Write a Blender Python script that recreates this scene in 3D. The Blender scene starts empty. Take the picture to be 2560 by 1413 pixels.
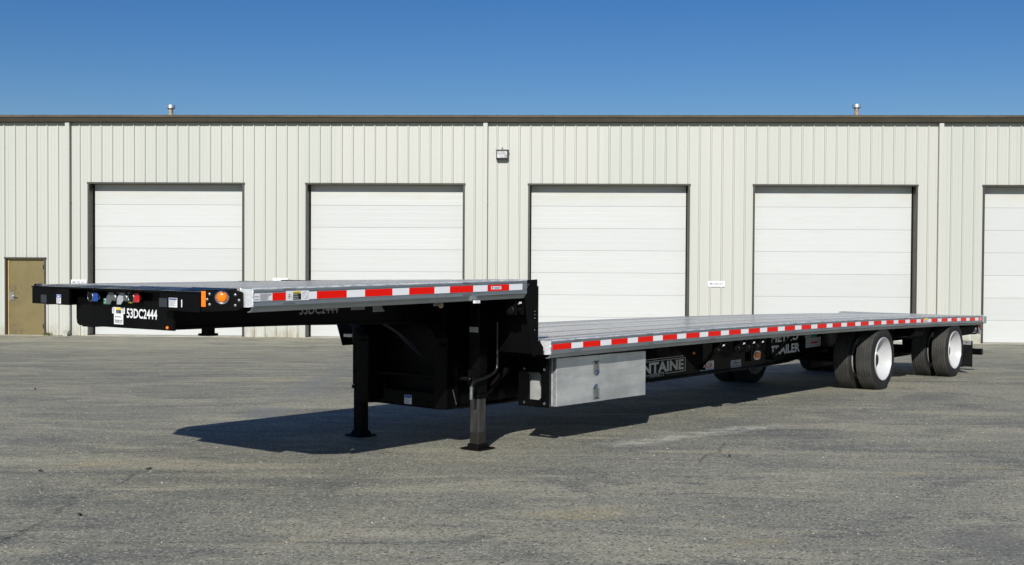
import bpy, math, random
from mathutils import Vector, Matrix

R = math.radians
SC = bpy.context.scene
COL = SC.collection
rnd = random.Random(7)

# ------------------------------------------------------------------ camera
cam_d = bpy.data.cameras.new("camera")
cam = bpy.data.objects.new("camera", cam_d)
COL.objects.link(cam)
SC.camera = cam
cam_d.sensor_width = 36.0
cam_d.lens = 40.889
cam_d.clip_start = 0.1
cam_d.clip_end = 3000
CAM_FW = Vector((0.78050, 0.62482, -0.02067)).normalized()
CAM_RT = Vector((0.62494, -0.78065, 0.00593)).normalized()
CAM_UP = CAM_RT.cross(CAM_FW).normalized()
CAM_RT = CAM_FW.cross(CAM_UP).normalized()
m3 = Matrix((CAM_RT, CAM_UP, -CAM_FW)).transposed()
cam.matrix_world = Matrix.Translation((-6.714, -6.041, 1.75)) @ m3.to_4x4()

# ------------------------------------------------------------------ sky and sun
SUN_EL = R(29.5)
SUN_DIR = Vector((-math.cos(R(30)) * math.cos(SUN_EL), -math.sin(R(30)) * math.cos(SUN_EL), math.sin(SUN_EL)))
world = bpy.data.worlds.new("World")
SC.world = world
world.use_nodes = True
wn = world.node_tree
for n in list(wn.nodes):
    wn.nodes.remove(n)
sky = wn.nodes.new("ShaderNodeTexSky")
sky.sky_type = 'NISHITA'
sky.sun_disc = False
sky.sun_elevation = SUN_EL
sky.sun_rotation = math.atan2(SUN_DIR.x, SUN_DIR.y)
sky.altitude = 300
sky.air_density = 1.0
sky.dust_density = 0.35
sky.ozone_density = 4.0
bg = wn.nodes.new("ShaderNodeBackground")
bg.inputs[1].default_value = 0.070
wo = wn.nodes.new("ShaderNodeOutputWorld")
hs = wn.nodes.new("ShaderNodeHueSaturation")       # deep polarised blue of the photograph, the same over the whole sky
hs.inputs['Hue'].default_value = 0.512
hs.inputs['Saturation'].default_value = 1.32
wn.links.new(sky.outputs[0], hs.inputs['Color'])
wn.links.new(hs.outputs[0], bg.inputs[0])
wn.links.new(bg.outputs[0], wo.inputs[0])

sun_d = bpy.data.lights.new("sun", 'SUN')
sun_d.energy = 4.8
sun_d.angle = R(0.53)
sun_d.color = (1.0, 0.965, 0.90)
sun = bpy.data.objects.new("sun", sun_d)
COL.objects.link(sun)
sun.location = (-30, -20, 30)
sun.rotation_euler = SUN_DIR.to_track_quat('Z', 'Y').to_euler()

SC.view_settings.view_transform = 'Standard'
SC.view_settings.look = 'None'
SC.view_settings.gamma = 1
SC.view_settings.exposure = 0
SC.view_settings.use_curve_mapping = False

# ------------------------------------------------------------------ material helpers
MAT = {}


class NT:
    def __init__(self, name):
        self.m = bpy.data.materials.new(name)
        self.m.use_nodes = True
        self.t = self.m.node_tree
        self.b = next(n for n in self.t.nodes if n.type == 'BSDF_PRINCIPLED')
        self._co = None
        MAT[name] = self.m

    def n(self, kind, **kw):
        x = self.t.nodes.new(kind)
        for k, v in kw.items():
            setattr(x, k, v)
        return x

    def put(self, sock, v):
        if hasattr(v, 'is_output') or isinstance(v, bpy.types.NodeSocket):
            self.t.links.new(v, sock)
        elif isinstance(v, tuple) and len(v) == 3 and sock.type == 'RGBA':
            sock.default_value = (*v, 1)
        else:
            sock.default_value = v

    def co(self, scale=(1, 1, 1), rot=(0, 0, 0), obj=False):
        if self._co is None:
            self._co = self.n("ShaderNodeNewGeometry").outputs['Position']
        src = self._co
        if obj:
            src = self.n("ShaderNodeTexCoord").outputs['Object']
        mp = self.n("ShaderNodeMapping")
        self.put(mp.inputs[0], src)
        mp.inputs['Rotation'].default_value = rot
        mp.inputs['Scale'].default_value = scale
        return mp.outputs[0]

    def noise(self, scale, detail=4, rough=0.5, co=None, dist=0):
        x = self.n("ShaderNodeTexNoise")
        self.put(x.inputs['Vector'], co if co is not None else self.co())
        x.inputs['Scale'].default_value = scale
        x.inputs['Detail'].default_value = detail
        x.inputs['Roughness'].default_value = rough
        x.inputs['Distortion'].default_value = dist
        return x.outputs['Fac']

    def ramp(self, v, lo, hi, a=0.0, b=1.0):
        x = self.n("ShaderNodeMapRange", interpolation_type='SMOOTHSTEP')
        self.put(x.inputs[0], v)
        x.inputs[1].default_value = lo
        x.inputs[2].default_value = hi
        x.inputs[3].default_value = a
        x.inputs[4].default_value = b
        return x.outputs[0]

    def math(self, op, a, b=0.0):
        x = self.n("ShaderNodeMath", operation=op)
        self.put(x.inputs[0], a)
        self.put(x.inputs[1], b)
        return x.outputs[0]

    def mix(self, f, a, b, blend='MIX'):
        x = self.n("ShaderNodeMix", data_type='RGBA', blend_type=blend)
        self.put(x.inputs[0], f)
        self.put(x.inputs[6], a)
        self.put(x.inputs[7], b)
        return x.outputs[2]

    def bump(self, h, strength=0.3, dist=0.01):
        x = self.n("ShaderNodeBump")
        self.put(x.inputs['Height'], h)
        x.inputs['Strength'].default_value = strength
        x.inputs['Distance'].default_value = dist
        self.t.links.new(x.outputs[0], self.b.inputs['Normal'])

    def set(self, **kw):
        for k, v in kw.items():
            self.put(self.b.inputs[k.replace('_', ' ')], v)
        return self


def plain(name, col, rough=0.5, metal=0.0, var=0.12, vs=3.0, spec=0.5, coat=0.0, rv=0.15):
    t = NT(name)
    nz = t.noise(vs, 5, 0.6)
    dark = tuple(c * (1 - var) for c in col)
    lite = tuple(min(1, c * (1 + var)) for c in col)
    t.set(Base_Color=t.mix(t.ramp(nz, 0.3, 0.7), dark, lite), Metallic=metal,
          Roughness=t.ramp(t.noise(vs * 2.7, 4, 0.6), 0.3, 0.7, max(0.03, rough * (1 - rv)), min(1, rough * (1 + rv))))
    t.b.inputs['Specular IOR Level'].default_value = spec
    t.b.inputs['Coat Weight'].default_value = coat
    t.b.inputs['Coat Roughness'].default_value = 0.12
    return t


# black enamel of the trailer
plain("black_enamel", (0.0035, 0.0035, 0.004), 0.24, 0, 0.25, 2.0, 0.085, 0.0, 0.4)
plain("black_steel", (0.006, 0.0055, 0.005), 0.42, 0, 0.35, 4.0, 0.1)
plain("rubber_black", (0.008, 0.008, 0.009), 0.7, 0, 0.25, 9.0, 0.08)
plain("white_enamel", (0.52, 0.53, 0.535), 0.3, 0, 0.05, 5.0, 0.5)
plain("black_matt", (0.006, 0.006, 0.006), 0.6, 0, 0.2, 3.0, 0.02)
plain("slot_grey", (0.12, 0.13, 0.14), 0.6)
plain("lamp_glass", (0.50, 0.51, 0.50), 0.15, 0, 0.35, 14)
plain("vinyl_silver", (0.62, 0.64, 0.66), 0.4, 0, 0.04)
plain("vinyl_white", (0.80, 0.81, 0.82), 0.42, 0, 0.02)
plain("vinyl_grey", (0.36, 0.38, 0.40), 0.42, 0, 0.04)
plain("vinyl_dark", (0.035, 0.04, 0.05), 0.5, 0, 0.1)
plain("vinyl_black", (0.012, 0.012, 0.013), 0.5)
plain("print_grey", (0.28, 0.28, 0.29), 0.6)
plain("vinyl_blue", (0.02, 0.11, 0.42), 0.42)
plain("hose_navy", (0.004, 0.005, 0.02), 0.4)
plain("vinyl_navy", (0.02, 0.04, 0.2), 0.42)
plain("vinyl_green", (0.0, 0.20, 0.10), 0.45)
plain("vinyl_yellow", (0.80, 0.62, 0.015), 0.45)
plain("vinyl_redprint", (0.45, 0.02, 0.02), 0.45)
plain("plastic_blue", (0.008, 0.06, 0.32), 0.3)
plain("plastic_red", (0.60, 0.01, 0.012), 0.3)
plain("plastic_yellow", (0.8, 0.6, 0.02), 0.35)
plain("lens_amber", (0.90, 0.20, 0.006), 0.2, 0, 0.1, 40)
plain("lens_red", (0.17, 0.006, 0.008), 0.2)
plain("crank_steel", (0.045, 0.05, 0.055), 0.32, 0.85, 0.15, 12)
plain("chrome", (0.75, 0.76, 0.78), 0.16, 1.0, 0.03)
plain("cast_metal", (0.27, 0.28, 0.285), 0.38, 0.75, 0.12, 20)
plain("galvanized", (0.55, 0.57, 0.58), 0.42, 0.7, 0.12, 14)
plain("bronze_trim", (0.044, 0.040, 0.032), 0.45, 0, 0.12, 2.5)
plain("gutter_bronze", (0.043, 0.039, 0.028), 0.6, 0, 0.10, 1.2, 0.15)
plain("lip_bronze_sunlit", (0.098, 0.082, 0.056), 0.55, 0, 0.22, 0.9, 0.2)  # gutter bronze lightened: sun on the rounded lip is put into the colour
plain("rusty_pipe", (0.36, 0.27, 0.18), 0.65, 0.2, 0.5, 9)
plain("lamp_housing", (0.05, 0.045, 0.04), 0.5)
plain("weld_bright", (0.80, 0.82, 0.83), 0.34, 0.55, 0.12, 60)


def metal_sheet(name, col, rough, metal, stretch, grain=0.12, cloud=0.12, bumpy=0.0):
    t = NT(name)
    g = t.noise(1.0, 6, 0.65, t.co(stretch))
    c = t.noise(2.2, 5, 0.6)
    base = t.mix(t.ramp(c, 0.3, 0.7), tuple(x * (1 - cloud) for x in col), tuple(x * (1 + cloud) for x in col))
    base = t.mix(t.ramp(g, 0.32, 0.72, 0.0, grain), base, tuple(x * 0.35 for x in col))
    t.set(Base_Color=base, Metallic=metal, Roughness=t.ramp(g, 0.25, 0.75, rough * 0.8, rough * 1.25))
    if bumpy:
        t.bump(g, bumpy, 0.002)
    return t


metal_sheet("mill_aluminium", (0.41, 0.45, 0.48), 0.36, 0.75, (0.8, 22, 60), 0.30, 0.10, 0.08)
metal_sheet("deck_aluminium", (0.80, 0.77, 0.695), 0.20, 0.60, (0.5, 60, 10), 0.35, 0.08, 0.10)
metal_sheet("box_aluminium", (0.70, 0.715, 0.70), 0.33, 0.55, (1.4, 9, 9), 0.45, 0.16, 0.06)
metal_sheet("nailer_wood", (0.17, 0.135, 0.098), 0.85, 0.0, (1.5, 60, 30), 0.5, 0.25, 0.2).b.inputs["Specular IOR Level"].default_value = 0.05

# landing leg: worn inner tube, grey metal where it slides, black below
t = NT("leg_worn")
sep = t.n("ShaderNodeSeparateXYZ")
t.put(sep.inputs[0], t.co())
hz = t.math('ADD', sep.outputs[2], t.math('MULTIPLY', t.noise(14, 4), 0.035))
wear = t.ramp(hz, 0.245, 0.258)
streak = t.noise(1, 5, 0.6, t.co((30, 30, 3)))
t.set(Base_Color=t.mix(wear, (0.018, 0.016, 0.013), t.mix(t.ramp(streak, 0.3, 0.75), (0.04, 0.037, 0.033), (0.11, 0.11, 0.11))),
      Metallic=t.math('MULTIPLY', wear, 0.55), Roughness=0.36)


def stripe_mat(name, col, col2):
    t = NT(name)
    w = t.n("ShaderNodeTexWave", wave_type='BANDS', bands_direction='X')
    t.put(w.inputs['Vector'], t.co((1, 0, 0)))
    w.inputs['Scale'].default_value = 42
    t.set(Base_Color=t.mix(t.math('MULTIPLY', w.outputs['Fac'], 0.12), col, col2), Roughness=0.3)
    t.b.inputs['Specular IOR Level'].default_value = 0.2


stripe_mat("tape_red", (0.86, 0.008, 0.003), (0.6, 0.004, 0.003))
stripe_mat("tape_white", (0.86, 0.875, 0.89), (0.68, 0.69, 0.71))

# tyre
t = NT("tyre_rubber")
nz = t.noise(16, 5, 0.6)
dust = t.ramp(t.noise(4.5, 5, 0.65), 0.35, 0.75)
t.set(Base_Color=t.mix(dust, (0.014, 0.014, 0.015), (0.036, 0.034, 0.030)), Roughness=t.ramp(nz, 0.3, 0.7, 0.62, 0.85))
t.b.inputs['Specular IOR Level'].default_value = 0.3
t = NT("tread_rubber")
nz = t.noise(30, 5, 0.6)
dust = t.ramp(t.noise(5.5, 5, 0.65), 0.3, 0.7)
t.set(Base_Color=t.mix(dust, (0.026, 0.026, 0.025), (0.056, 0.054, 0.047)), Roughness=0.85)
t.bump(nz, 0.3, 0.004)

# wall sheet (ivory painted steel), slight tone change from sheet to sheet
t = NT("ivory_sheet")
oi = t.n("ShaderNodeObjectInfo")
tone = t.mix(t.ramp(oi.outputs['Random'], 0, 1), (0.475, 0.493, 0.440), (0.505, 0.508, 0.462))
streak = t.noise(1, 5, 0.6, t.co((2.5, 2.5, 0.22)))
tone = t.mix(t.ramp(streak, 0.35, 0.75, 0, 0.16), tone, (0.43, 0.435, 0.385))
sep = t.n("ShaderNodeSeparateXYZ")
t.put(sep.inputs[0], t.co())
# splash dirt along the foot of the wall
dirt = t.math('MULTIPLY', t.ramp(sep.outputs[2], -0.05, -0.47), t.ramp(t.noise(5, 5, 0.7, t.co((1, 1, 0.35))), 0.38, 0.62))
tone = t.mix(t.math('MULTIPLY', dirt, 0.65), tone, (0.27, 0.23, 0.14))
t.set(Base_Color=tone, Roughness=0.38)
t.bump(t.noise(1.4, 3, 0.5, t.co((3, 3, 0.8))), 0.25, 0.012)

# sectional door sheets
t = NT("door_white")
oi = t.n("ShaderNodeObjectInfo")
tone = t.mix(oi.outputs['Random'], (0.520, 0.538, 0.522), (0.560, 0.576, 0.560))
g = t.noise(1, 5, 0.65, t.co((1.2, 1.2, 16)))
tone = t.mix(t.ramp(g, 0.45, 0.8, 0, 0.22), tone, (0.43, 0.425, 0.36))
smudge = t.noise(3.1, 6, 0.72, t.co((1, 1, 1.6)))
tone = t.mix(t.ramp(smudge, 0.64, 0.78, 0, 0.5), tone, (0.42, 0.39, 0.30))
sep = t.n("ShaderNodeSeparateXYZ")
t.put(sep.inputs[0], t.co())
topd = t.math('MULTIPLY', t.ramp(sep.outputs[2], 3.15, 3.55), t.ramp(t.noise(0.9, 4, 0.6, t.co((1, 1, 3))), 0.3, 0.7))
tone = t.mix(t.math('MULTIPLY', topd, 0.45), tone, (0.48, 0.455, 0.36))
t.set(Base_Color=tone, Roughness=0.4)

# personnel door: tan paint, rubbed dark about the handle
t = NT("tan_paint")
tone = t.mix(t.ramp(t.noise(3, 5, 0.6), 0.3, 0.7), (0.155, 0.122, 0.045), (0.18, 0.143, 0.056))
scuff = t.noise(7, 6, 0.7, t.co((1, 1, 1)))
co = t.n("ShaderNodeTexCoord").outputs['Object']
vd = t.n("ShaderNodeVectorMath", operation='DISTANCE')
t.put(vd.inputs[0], co)
vd.inputs[1].default_value = (-0.32, 0, 0.1)
near = t.ramp(vd.outputs['Value'], 0.45, 0.05)
vd2 = t.n("ShaderNodeVectorMath", operation='DISTANCE')
t.put(vd2.inputs[0], co)
vd2.inputs[1].default_value = (-0.3, 0, -0.9)
near2 = t.ramp(vd2.outputs['Value'], 0.38, 0.05)
msk = t.math('MULTIPLY', t.math('MAXIMUM', near, near2), t.ramp(scuff, 0.42, 0.62))
t.set(Base_Color=t.mix(t.math('MULTIPLY', msk, 0.7), tone, (0.075, 0.065, 0.045)), Roughness=0.5)
plain("tan_frame", (0.42, 0.29, 0.11), 0.5)

plain("grass_blade", (0.085, 0.13, 0.025), 0.6, 0, 0.35, 20)
plain("debris_dark", (0.03, 0.026, 0.022), 0.8, 0, 0.3, 30)
plain("stone_pale", (0.36, 0.34, 0.30), 0.85, 0, 0.35, 30)
plain("concrete_pale", (0.42, 0.39, 0.31), 0.85, 0, 0.2, 3)

# worn asphalt
t = NT("asphalt")
big = t.noise(0.16, 5, 0.6, dist=0.4)
mid = t.noise(0.75, 6, 0.62, dist=0.6)


def wall_co(sx, sy):
    """coordinates turned to the wall, then stretched along it"""
    mp = t.n("ShaderNodeMapping", vector_type='TEXTURE')
    t.put(mp.inputs[0], t.co())
    mp.inputs['Rotation'].default_value = (0, 0, R(-53.9))
    mp.inputs['Scale'].default_value = (1 / sx, 1 / sy, 1)
    return mp.outputs[0]


wallward = wall_co(0.8, 2.6)          # bands that run along the warehouse wall
band = t.noise(0.42, 6, 0.66, wallward, 0.9)
fine = t.noise(9, 6, 0.7)
grey = t.mix(t.ramp(big, 0.35, 0.65), (0.238, 0.238, 0.218), (0.318, 0.310, 0.268))
grey = t.mix(t.ramp(band, 0.47, 0.62, 0, 0.85), grey, (0.400, 0.380, 0.312))
grey = t.mix(t.ramp(mid, 0.51, 0.66, 0, 0.75), grey, (0.172, 0.178, 0.176))
grey = t.mix(t.ramp(mid, 0.45, 0.30, 0, 0.55), grey, (0.380, 0.358, 0.290))
thin = t.noise(0.8, 6, 0.68, wall_co(0.7, 3.6), 0.8)
grey = t.mix(t.ramp(thin, 0.55, 0.64, 0, 0.75), grey, (0.44, 0.415, 0.34))
grey = t.mix(t.ramp(thin, 0.45, 0.36, 0, 0.75), grey, (0.165, 0.170, 0.168))
# sand left in small patches
sand = t.noise(0.62, 5, 0.62, t.co((1, 1, 1), (0, 0, 0.4)), 0.3)
sand = t.math('MULTIPLY', t.ramp(sand, 0.655, 0.73), t.ramp(fine, 0.38, 0.56))
grey = t.mix(t.math('MULTIPLY', sand, 0.5), grey, (0.44, 0.35, 0.17))
# aggregate
v1 = t.n("ShaderNodeTexVoronoi", feature='F1')
t.put(v1.inputs['Vector'], t.co())
v1.inputs['Scale'].default_value = 85
vs = t.n("ShaderNodeSeparateColor")
t.put(vs.inputs[0], v1.outputs['Color'])
grey = t.mix(t.ramp(vs.outputs[0], 0.0, 1.0, 0.0, 0.85), t.mix(0.5, grey, (0.30, 0.30, 0.30), 'MULTIPLY'), grey)
grey = t.mix(t.ramp(vs.outputs[1], 0.86, 0.95, 0, 0.85), grey, (0.055, 0.053, 0.05))
grey = t.mix(t.ramp(vs.outputs[2], 0.93, 0.98, 0, 0.7), grey, (0.56, 0.54, 0.47))
v2 = t.n("ShaderNodeTexVoronoi", feature='F1')
t.put(v2.inputs['Vector'], t.co())
v2.inputs['Scale'].default_value = 24
vs2 = t.n("ShaderNodeSeparateColor")
t.put(vs2.inputs[0], v2.outputs['Color'])
chip = t.math('MULTIPLY', t.ramp(vs2.outputs[0], 0.86, 0.9), t.ramp(v2.outputs['Distance'], 0.42, 0.25))
grey = t.mix(t.math('MULTIPLY', chip, 0.7), grey, (0.05, 0.048, 0.045))
chip2 = t.math('MULTIPLY', t.ramp(vs2.outputs[1], 0.95, 0.97), t.ramp(v2.outputs['Distance'], 0.30, 0.18))
grey = t.mix(t.math('MULTIPLY', chip2, 0.8), grey, (0.5, 0.48, 0.42))


def line_mask(t, p0, p1, width, soft, wob=0.25, ws=1.3):
    """a stroke on the ground from p0 to p1, edges broken by noise"""
    dx, dy = p1[0] - p0[0], p1[1] - p0[1]
    ln = math.hypot(dx, dy)
    mp = t.n("ShaderNodeMapping", vector_type='TEXTURE')
    t.put(mp.inputs[0], t.co())
    mp.inputs['Location'].default_value = (p0[0], p0[1], 0)
    mp.inputs['Rotation'].default_value = (0, 0, math.atan2(dy, dx))
    s = t.n("ShaderNodeSeparateXYZ")
    t.put(s.inputs[0], mp.outputs[0])
    wv = t.math('MULTIPLY', t.math('SUBTRACT', t.noise(ws, 5, 0.65), 0.5), wob * 2)
    y = t.math('ABSOLUTE', t.math('ADD', s.outputs[1], wv))
    a = t.ramp(y, width + soft, width)
    b = t.math('MULTIPLY', t.ramp(s.outputs[0], -0.25, 0.25), t.ramp(s.outputs[0], ln + 0.25, ln - 0.25))
    return t.math('MULTIPLY', a, b)


brk = t.ramp(t.noise(6, 5, 0.7), 0.35, 0.6)
pale = line_mask(t, (2.0, -0.22), (4.3, -0.66), 0.03, 0.20, 0.2)
grey = t.mix(t.math('MULTIPLY', pale, t.math('MULTIPLY', brk, 0.5)), grey, (0.55, 0.55, 0.51))
seam = line_mask(t, (10.2, 11.5), (1.4, 4.0), 0.12, 0.22, 0.3)
grey = t.mix(t.math('MULTIPLY', seam, t.math('MULTIPLY', t.ramp(mid, 0.35, 0.6), 0.6)), grey, (0.19, 0.198, 0.208))
for p0, p1, w in (((-3.9, -0.15), (-2.6, 0.9), 0.012), ((-1.9, 3.6), (-0.9, 2.75), 0.005), ((-1.0, 2.85), (-0.3, 2.15), 0.005),
                  ((-2.4, 1.2), (-1.5, 1.75), 0.006), ((1.6, -1.35), (2.9, -0.9), 0.005), ((3.2, 9.5), (7.5, 6.5), 0.012)):
    cr = line_mask(t, p0, p1, w, 0.02, 0.22, 1.1)
    grey = t.mix(t.math('MULTIPLY', cr, t.math('MULTIPLY', brk, 0.75)), grey, (0.05, 0.05, 0.052))
oil = line_mask(t, (0.15, -3.85), (-0.25, -4.5), 0.12, 0.25, 0.3)
grey = t.mix(t.math('MULTIPLY', oil, 0.5), grey, (0.13, 0.13, 0.14))
for (x, y, r) in ((-0.8, -1.84, .22), (-0.84, -3.09, .12), (2.12, -2.88, .10), (2.77, -3.27, .13), (-2.4, -1.05, .07), (-1.54, 2.41, .18), (5.0, 7.9, .3), (-0.27, -2.56, .07)):
    sp = line_mask(t, (x - r, y + r * .6), (x + r, y - r * .6), r * .25, r * 0.8, r * .8, 4)
    grey = t.mix(t.math('MULTIPLY', sp, t.math('MULTIPLY', t.ramp(fine, 0.35, 0.6), 0.42)), grey, (0.44, 0.35, 0.17))
st_ = t.n("ShaderNodeTexVoronoi", feature='F1')
t.put(st_.inputs['Vector'], t.co())
st_.inputs['Scale'].default_value = 46
sc_ = t.n("ShaderNodeSeparateColor")
t.put(sc_.inputs[0], st_.outputs['Color'])
stone = t.math('MULTIPLY', t.ramp(sc_.outputs[0], 0.72, 0.80), t.ramp(st_.outputs['Distance'], 0.40, 0.28))
grey = t.mix(t.math('MULTIPLY', stone, 0.55), grey, t.mix(t.ramp(sc_.outputs[1], 0.3, 0.5), (0.10, 0.098, 0.09), (0.50, 0.48, 0.41)))
grey = t.mix(1.0, grey, (1.23, 1.22, 1.10), 'MULTIPLY')
t.set(Base_Color=grey, Roughness=0.9)
t.b.inputs['Specular IOR Level'].default_value = 0.25
t.bump(t.math('ADD', vs.outputs[0], t.math('MULTIPLY', fine, 1.4)), 0.55, 0.006)

# ------------------------------------------------------------------ mesh helpers
PW = {}          # origin of every object in its family's build coordinates


class MB:
    def __init__(self):
        self.v, self.f = [], []

    def add(self, vs, fs):
        k = len(self.v)
        self.v += [tuple(p) for p in vs]
        self.f += [tuple(i + k for i in q) for q in fs]
        return self

    def box(self, x0, x1, y0, y1, z0, z1):
        return self.add([(x, y, z) for x in (x0, x1) for y in (y0, y1) for z in (z0, z1)],
                        [(0, 1, 3, 2), (4, 6, 7, 5), (0, 4, 5, 1), (2, 3, 7, 6), (0, 2, 6, 4), (1, 5, 7, 3)])

    def obox(self, o, a, b, c):
        """box from corner o spanned by the vectors a, b, c"""
        o, a, b, c = (Vector(q) for q in (o, a, b, c))
        vs = [o + i * a + j * b + k * c for i in (0, 1) for j in (0, 1) for k in (0, 1)]
        return self.add(vs, [(0, 1, 3, 2), (4, 6, 7, 5), (0, 4, 5, 1), (2, 3, 7, 6), (0, 2, 6, 4), (1, 5, 7, 3)])

    def prism(self, pts, d):
        """polygon (3-D points in a plane) swept along the vector d"""
        n = len(pts)
        pts = [Vector(p) for p in pts]
        d = Vector(d)
        self.add(pts + [p + d for p in pts],
                 [tuple(range(n - 1, -1, -1)), tuple(range(n, 2 * n))] + [(i, (i + 1) % n, n + (i + 1) % n, n + i) for i in range(n)])
        return self

    def tube(self, pts, r, n=10, cap=True):
        pts = [Vector(p) for p in pts]
        rr = r if isinstance(r, (list, tuple)) else [r] * len(pts)
        vs, fs = [], []
        up = None
        for i, p in enumerate(pts):
            d = (pts[min(i + 1, len(pts) - 1)] - pts[max(i - 1, 0)]).normalized()
            if up is None:
                up = d.orthogonal().normalized()
            up = (up - d * up.dot(d)).normalized()
            sd = d.cross(up)
            for k in range(n):
                a = 2 * math.pi * k / n
                vs.append(p + (up * math.cos(a) + sd * math.sin(a)) * rr[i])
        for i in range(len(pts) - 1):
            for k in range(n):
                fs.append((i * n + k, i * n + (k + 1) % n, (i + 1) * n + (k + 1) % n, (i + 1) * n + k))
        if cap:
            fs += [tuple(range(n - 1, -1, -1)), tuple(range((len(pts) - 1) * n, len(pts) * n))]
        return self.add(vs, fs)

    def lathe(self, prof, c, axis, n=32, closed=False):
        """prof: (distance along axis, radius)"""
        c = Vector(c)
        ax = Vector(axis).normalized()
        u = ax.orthogonal().normalized()
        w = ax.cross(u)
        vs, fs = [], []
        for (h, r) in prof:
            for k in range(n):
                a = 2 * math.pi * k / n
                vs.append(c + ax * h + (u * math.cos(a) + w * math.sin(a)) * r)
        m = len(prof)
        for i in range(m if closed else m - 1):
            j = (i + 1) % m
            for k in range(n):
                fs.append((i * n + k, i * n + (k + 1) % n, j * n + (k + 1) % n, j * n + k))
        return self.add(vs, fs)

    def sweep(self, prof, xs, zf):
        """closed profile (y, z) swept along x; zf(x, y) lifts it"""
        n = len(prof)
        vs, fs = [], []
        for x in xs:
            for (y, z) in prof:
                vs.append((x, y, z + zf(x, y)))
        for i in range(len(xs) - 1):
            for k in range(n):
                fs.append((i * n + k, i * n + (k + 1) % n, (i + 1) * n + (k + 1) % n, (i + 1) * n + k))
        fs.append(tuple(range(n - 1, -1, -1)))
        fs.append(tuple(range((len(xs) - 1) * n, len(xs) * n)))
        return self.add(vs, fs)

    def warp(self, fn):
        self.v = [fn(p) for p in self.v]
        return self

    def build(self, name, mat, parent=None, smooth=None, bevel=0.0, origin=None):
        xs, ys, zs = zip(*self.v)
        c = Vector(origin) if origin else Vector(((min(xs) + max(xs)) / 2, (min(ys) + max(ys)) / 2, (min(zs) + max(zs)) / 2))
        me = bpy.data.meshes.new(name)
        me.from_pydata([Vector(p) - c for p in self.v], [], self.f)
        me.materials.append(MAT[mat])
        if smooth:
            me.polygons.foreach_set('use_smooth', [True] * len(me.polygons))
            me.set_sharp_from_angle(angle=R(smooth))
        me.update()
        o = bpy.data.objects.new(name, me)
        COL.objects.link(o)
        place(o, c, parent)
        if bevel:
            b = o.modifiers.new("bevel", 'BEVEL')
            b.width = bevel
            b.segments = 2
            b.limit_method = 'ANGLE'
            b.angle_limit = R(40)
        return o


def place(o, c, parent):
    c = Vector(c)
    PW[o] = c
    if parent is not None:
        o.parent = parent
        o.location = c - PW[parent]
    else:
        o.location = c


def thing(name, loc, label, cat, rotz=0, group=None, origin=None):
    o = bpy.data.objects.new(name, None)
    COL.objects.link(o)
    o.location = loc
    o.rotation_euler = (0, 0, rotz)
    PW[o] = Vector(origin) if origin is not None else Vector(loc)
    o.empty_display_size = 0.2
    return tag(o, label, cat, group)


def tag(o, label, cat, group=None):
    o['label'] = label
    o['category'] = cat
    if group:
        o['group'] = group
    return o


def text_mb(body, org, xdir, ydir, w=None, h=None, align='C', off=0.0, depth=0.0012):
    """lettering as solid geometry; org = centre of the text box (or its left middle)"""
    cu = bpy.data.curves.new("lettering", 'FONT')
    cu.body = body
    cu.offset = off
    cu.resolution_u = 3
    ob = bpy.data.objects.new("lettering_source", cu)
    COL.objects.link(ob)
    dg = bpy.context.evaluated_depsgraph_get()
    me = bpy.data.meshes.new_from_object(ob.evaluated_get(dg))
    vs = [v.co.copy() for v in me.vertices]
    fs = [tuple(p.vertices) for p in me.polygons]
    bpy.data.objects.remove(ob)
    bpy.data.curves.remove(cu)
    bpy.data.meshes.remove(me)
    x0, x1 = min(v.x for v in vs), max(v.x for v in vs)
    y0, y1 = min(v.y for v in vs), max(v.y for v in vs)
    sx = w / (x1 - x0) if w else None
    sy = h / (y1 - y0) if h else sx
    sx = sx or sy
    xd, yd = Vector(xdir).normalized(), Vector(ydir).normalized()
    nd = xd.cross(yd)
    ax = (x0 + x1) / 2 if align == 'C' else x0
    ay = (y0 + y1) / 2
    o = Vector(org)
    P = [o + xd * ((v.x - ax) * sx) + yd * ((v.y - ay) * sy) + nd * depth for v in vs]
    return MB().add(P, fs)


def lettering(body, org, xdir, ydir, mat, parent, w=None, h=None, align='C', off=0.0, depth=0.0012, name="lettering"):
    return text_mb(body, org, xdir, ydir, w, h, align, off, depth).build(name, mat, parent)


# ------------------------------------------------------------------ terrain
WB = Vector((9.73706, 25.22393, 0))
PHI = -0.94103
WDIR = Vector((math.cos(PHI), math.sin(PHI), 0))
WNRM = Vector((math.sin(PHI), -math.cos(PHI), 0))      # towards the yard
WALL_Z = -0.4657


def ground_z(x, y):
    cx = max(-16, min(26, x))
    cy = max(-16, min(24, y))
    zp = 0.103 - 0.0165 * cx - 0.02 * cy
    d = (x - WB.x) * WNRM.x + (y - WB.y) * WNRM.y
    k = max(0.0, min(1.0, d / 10.5))
    k = k * k * (3 - 2 * k)
    return WALL_Z * (1 - k) + zp * k


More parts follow.
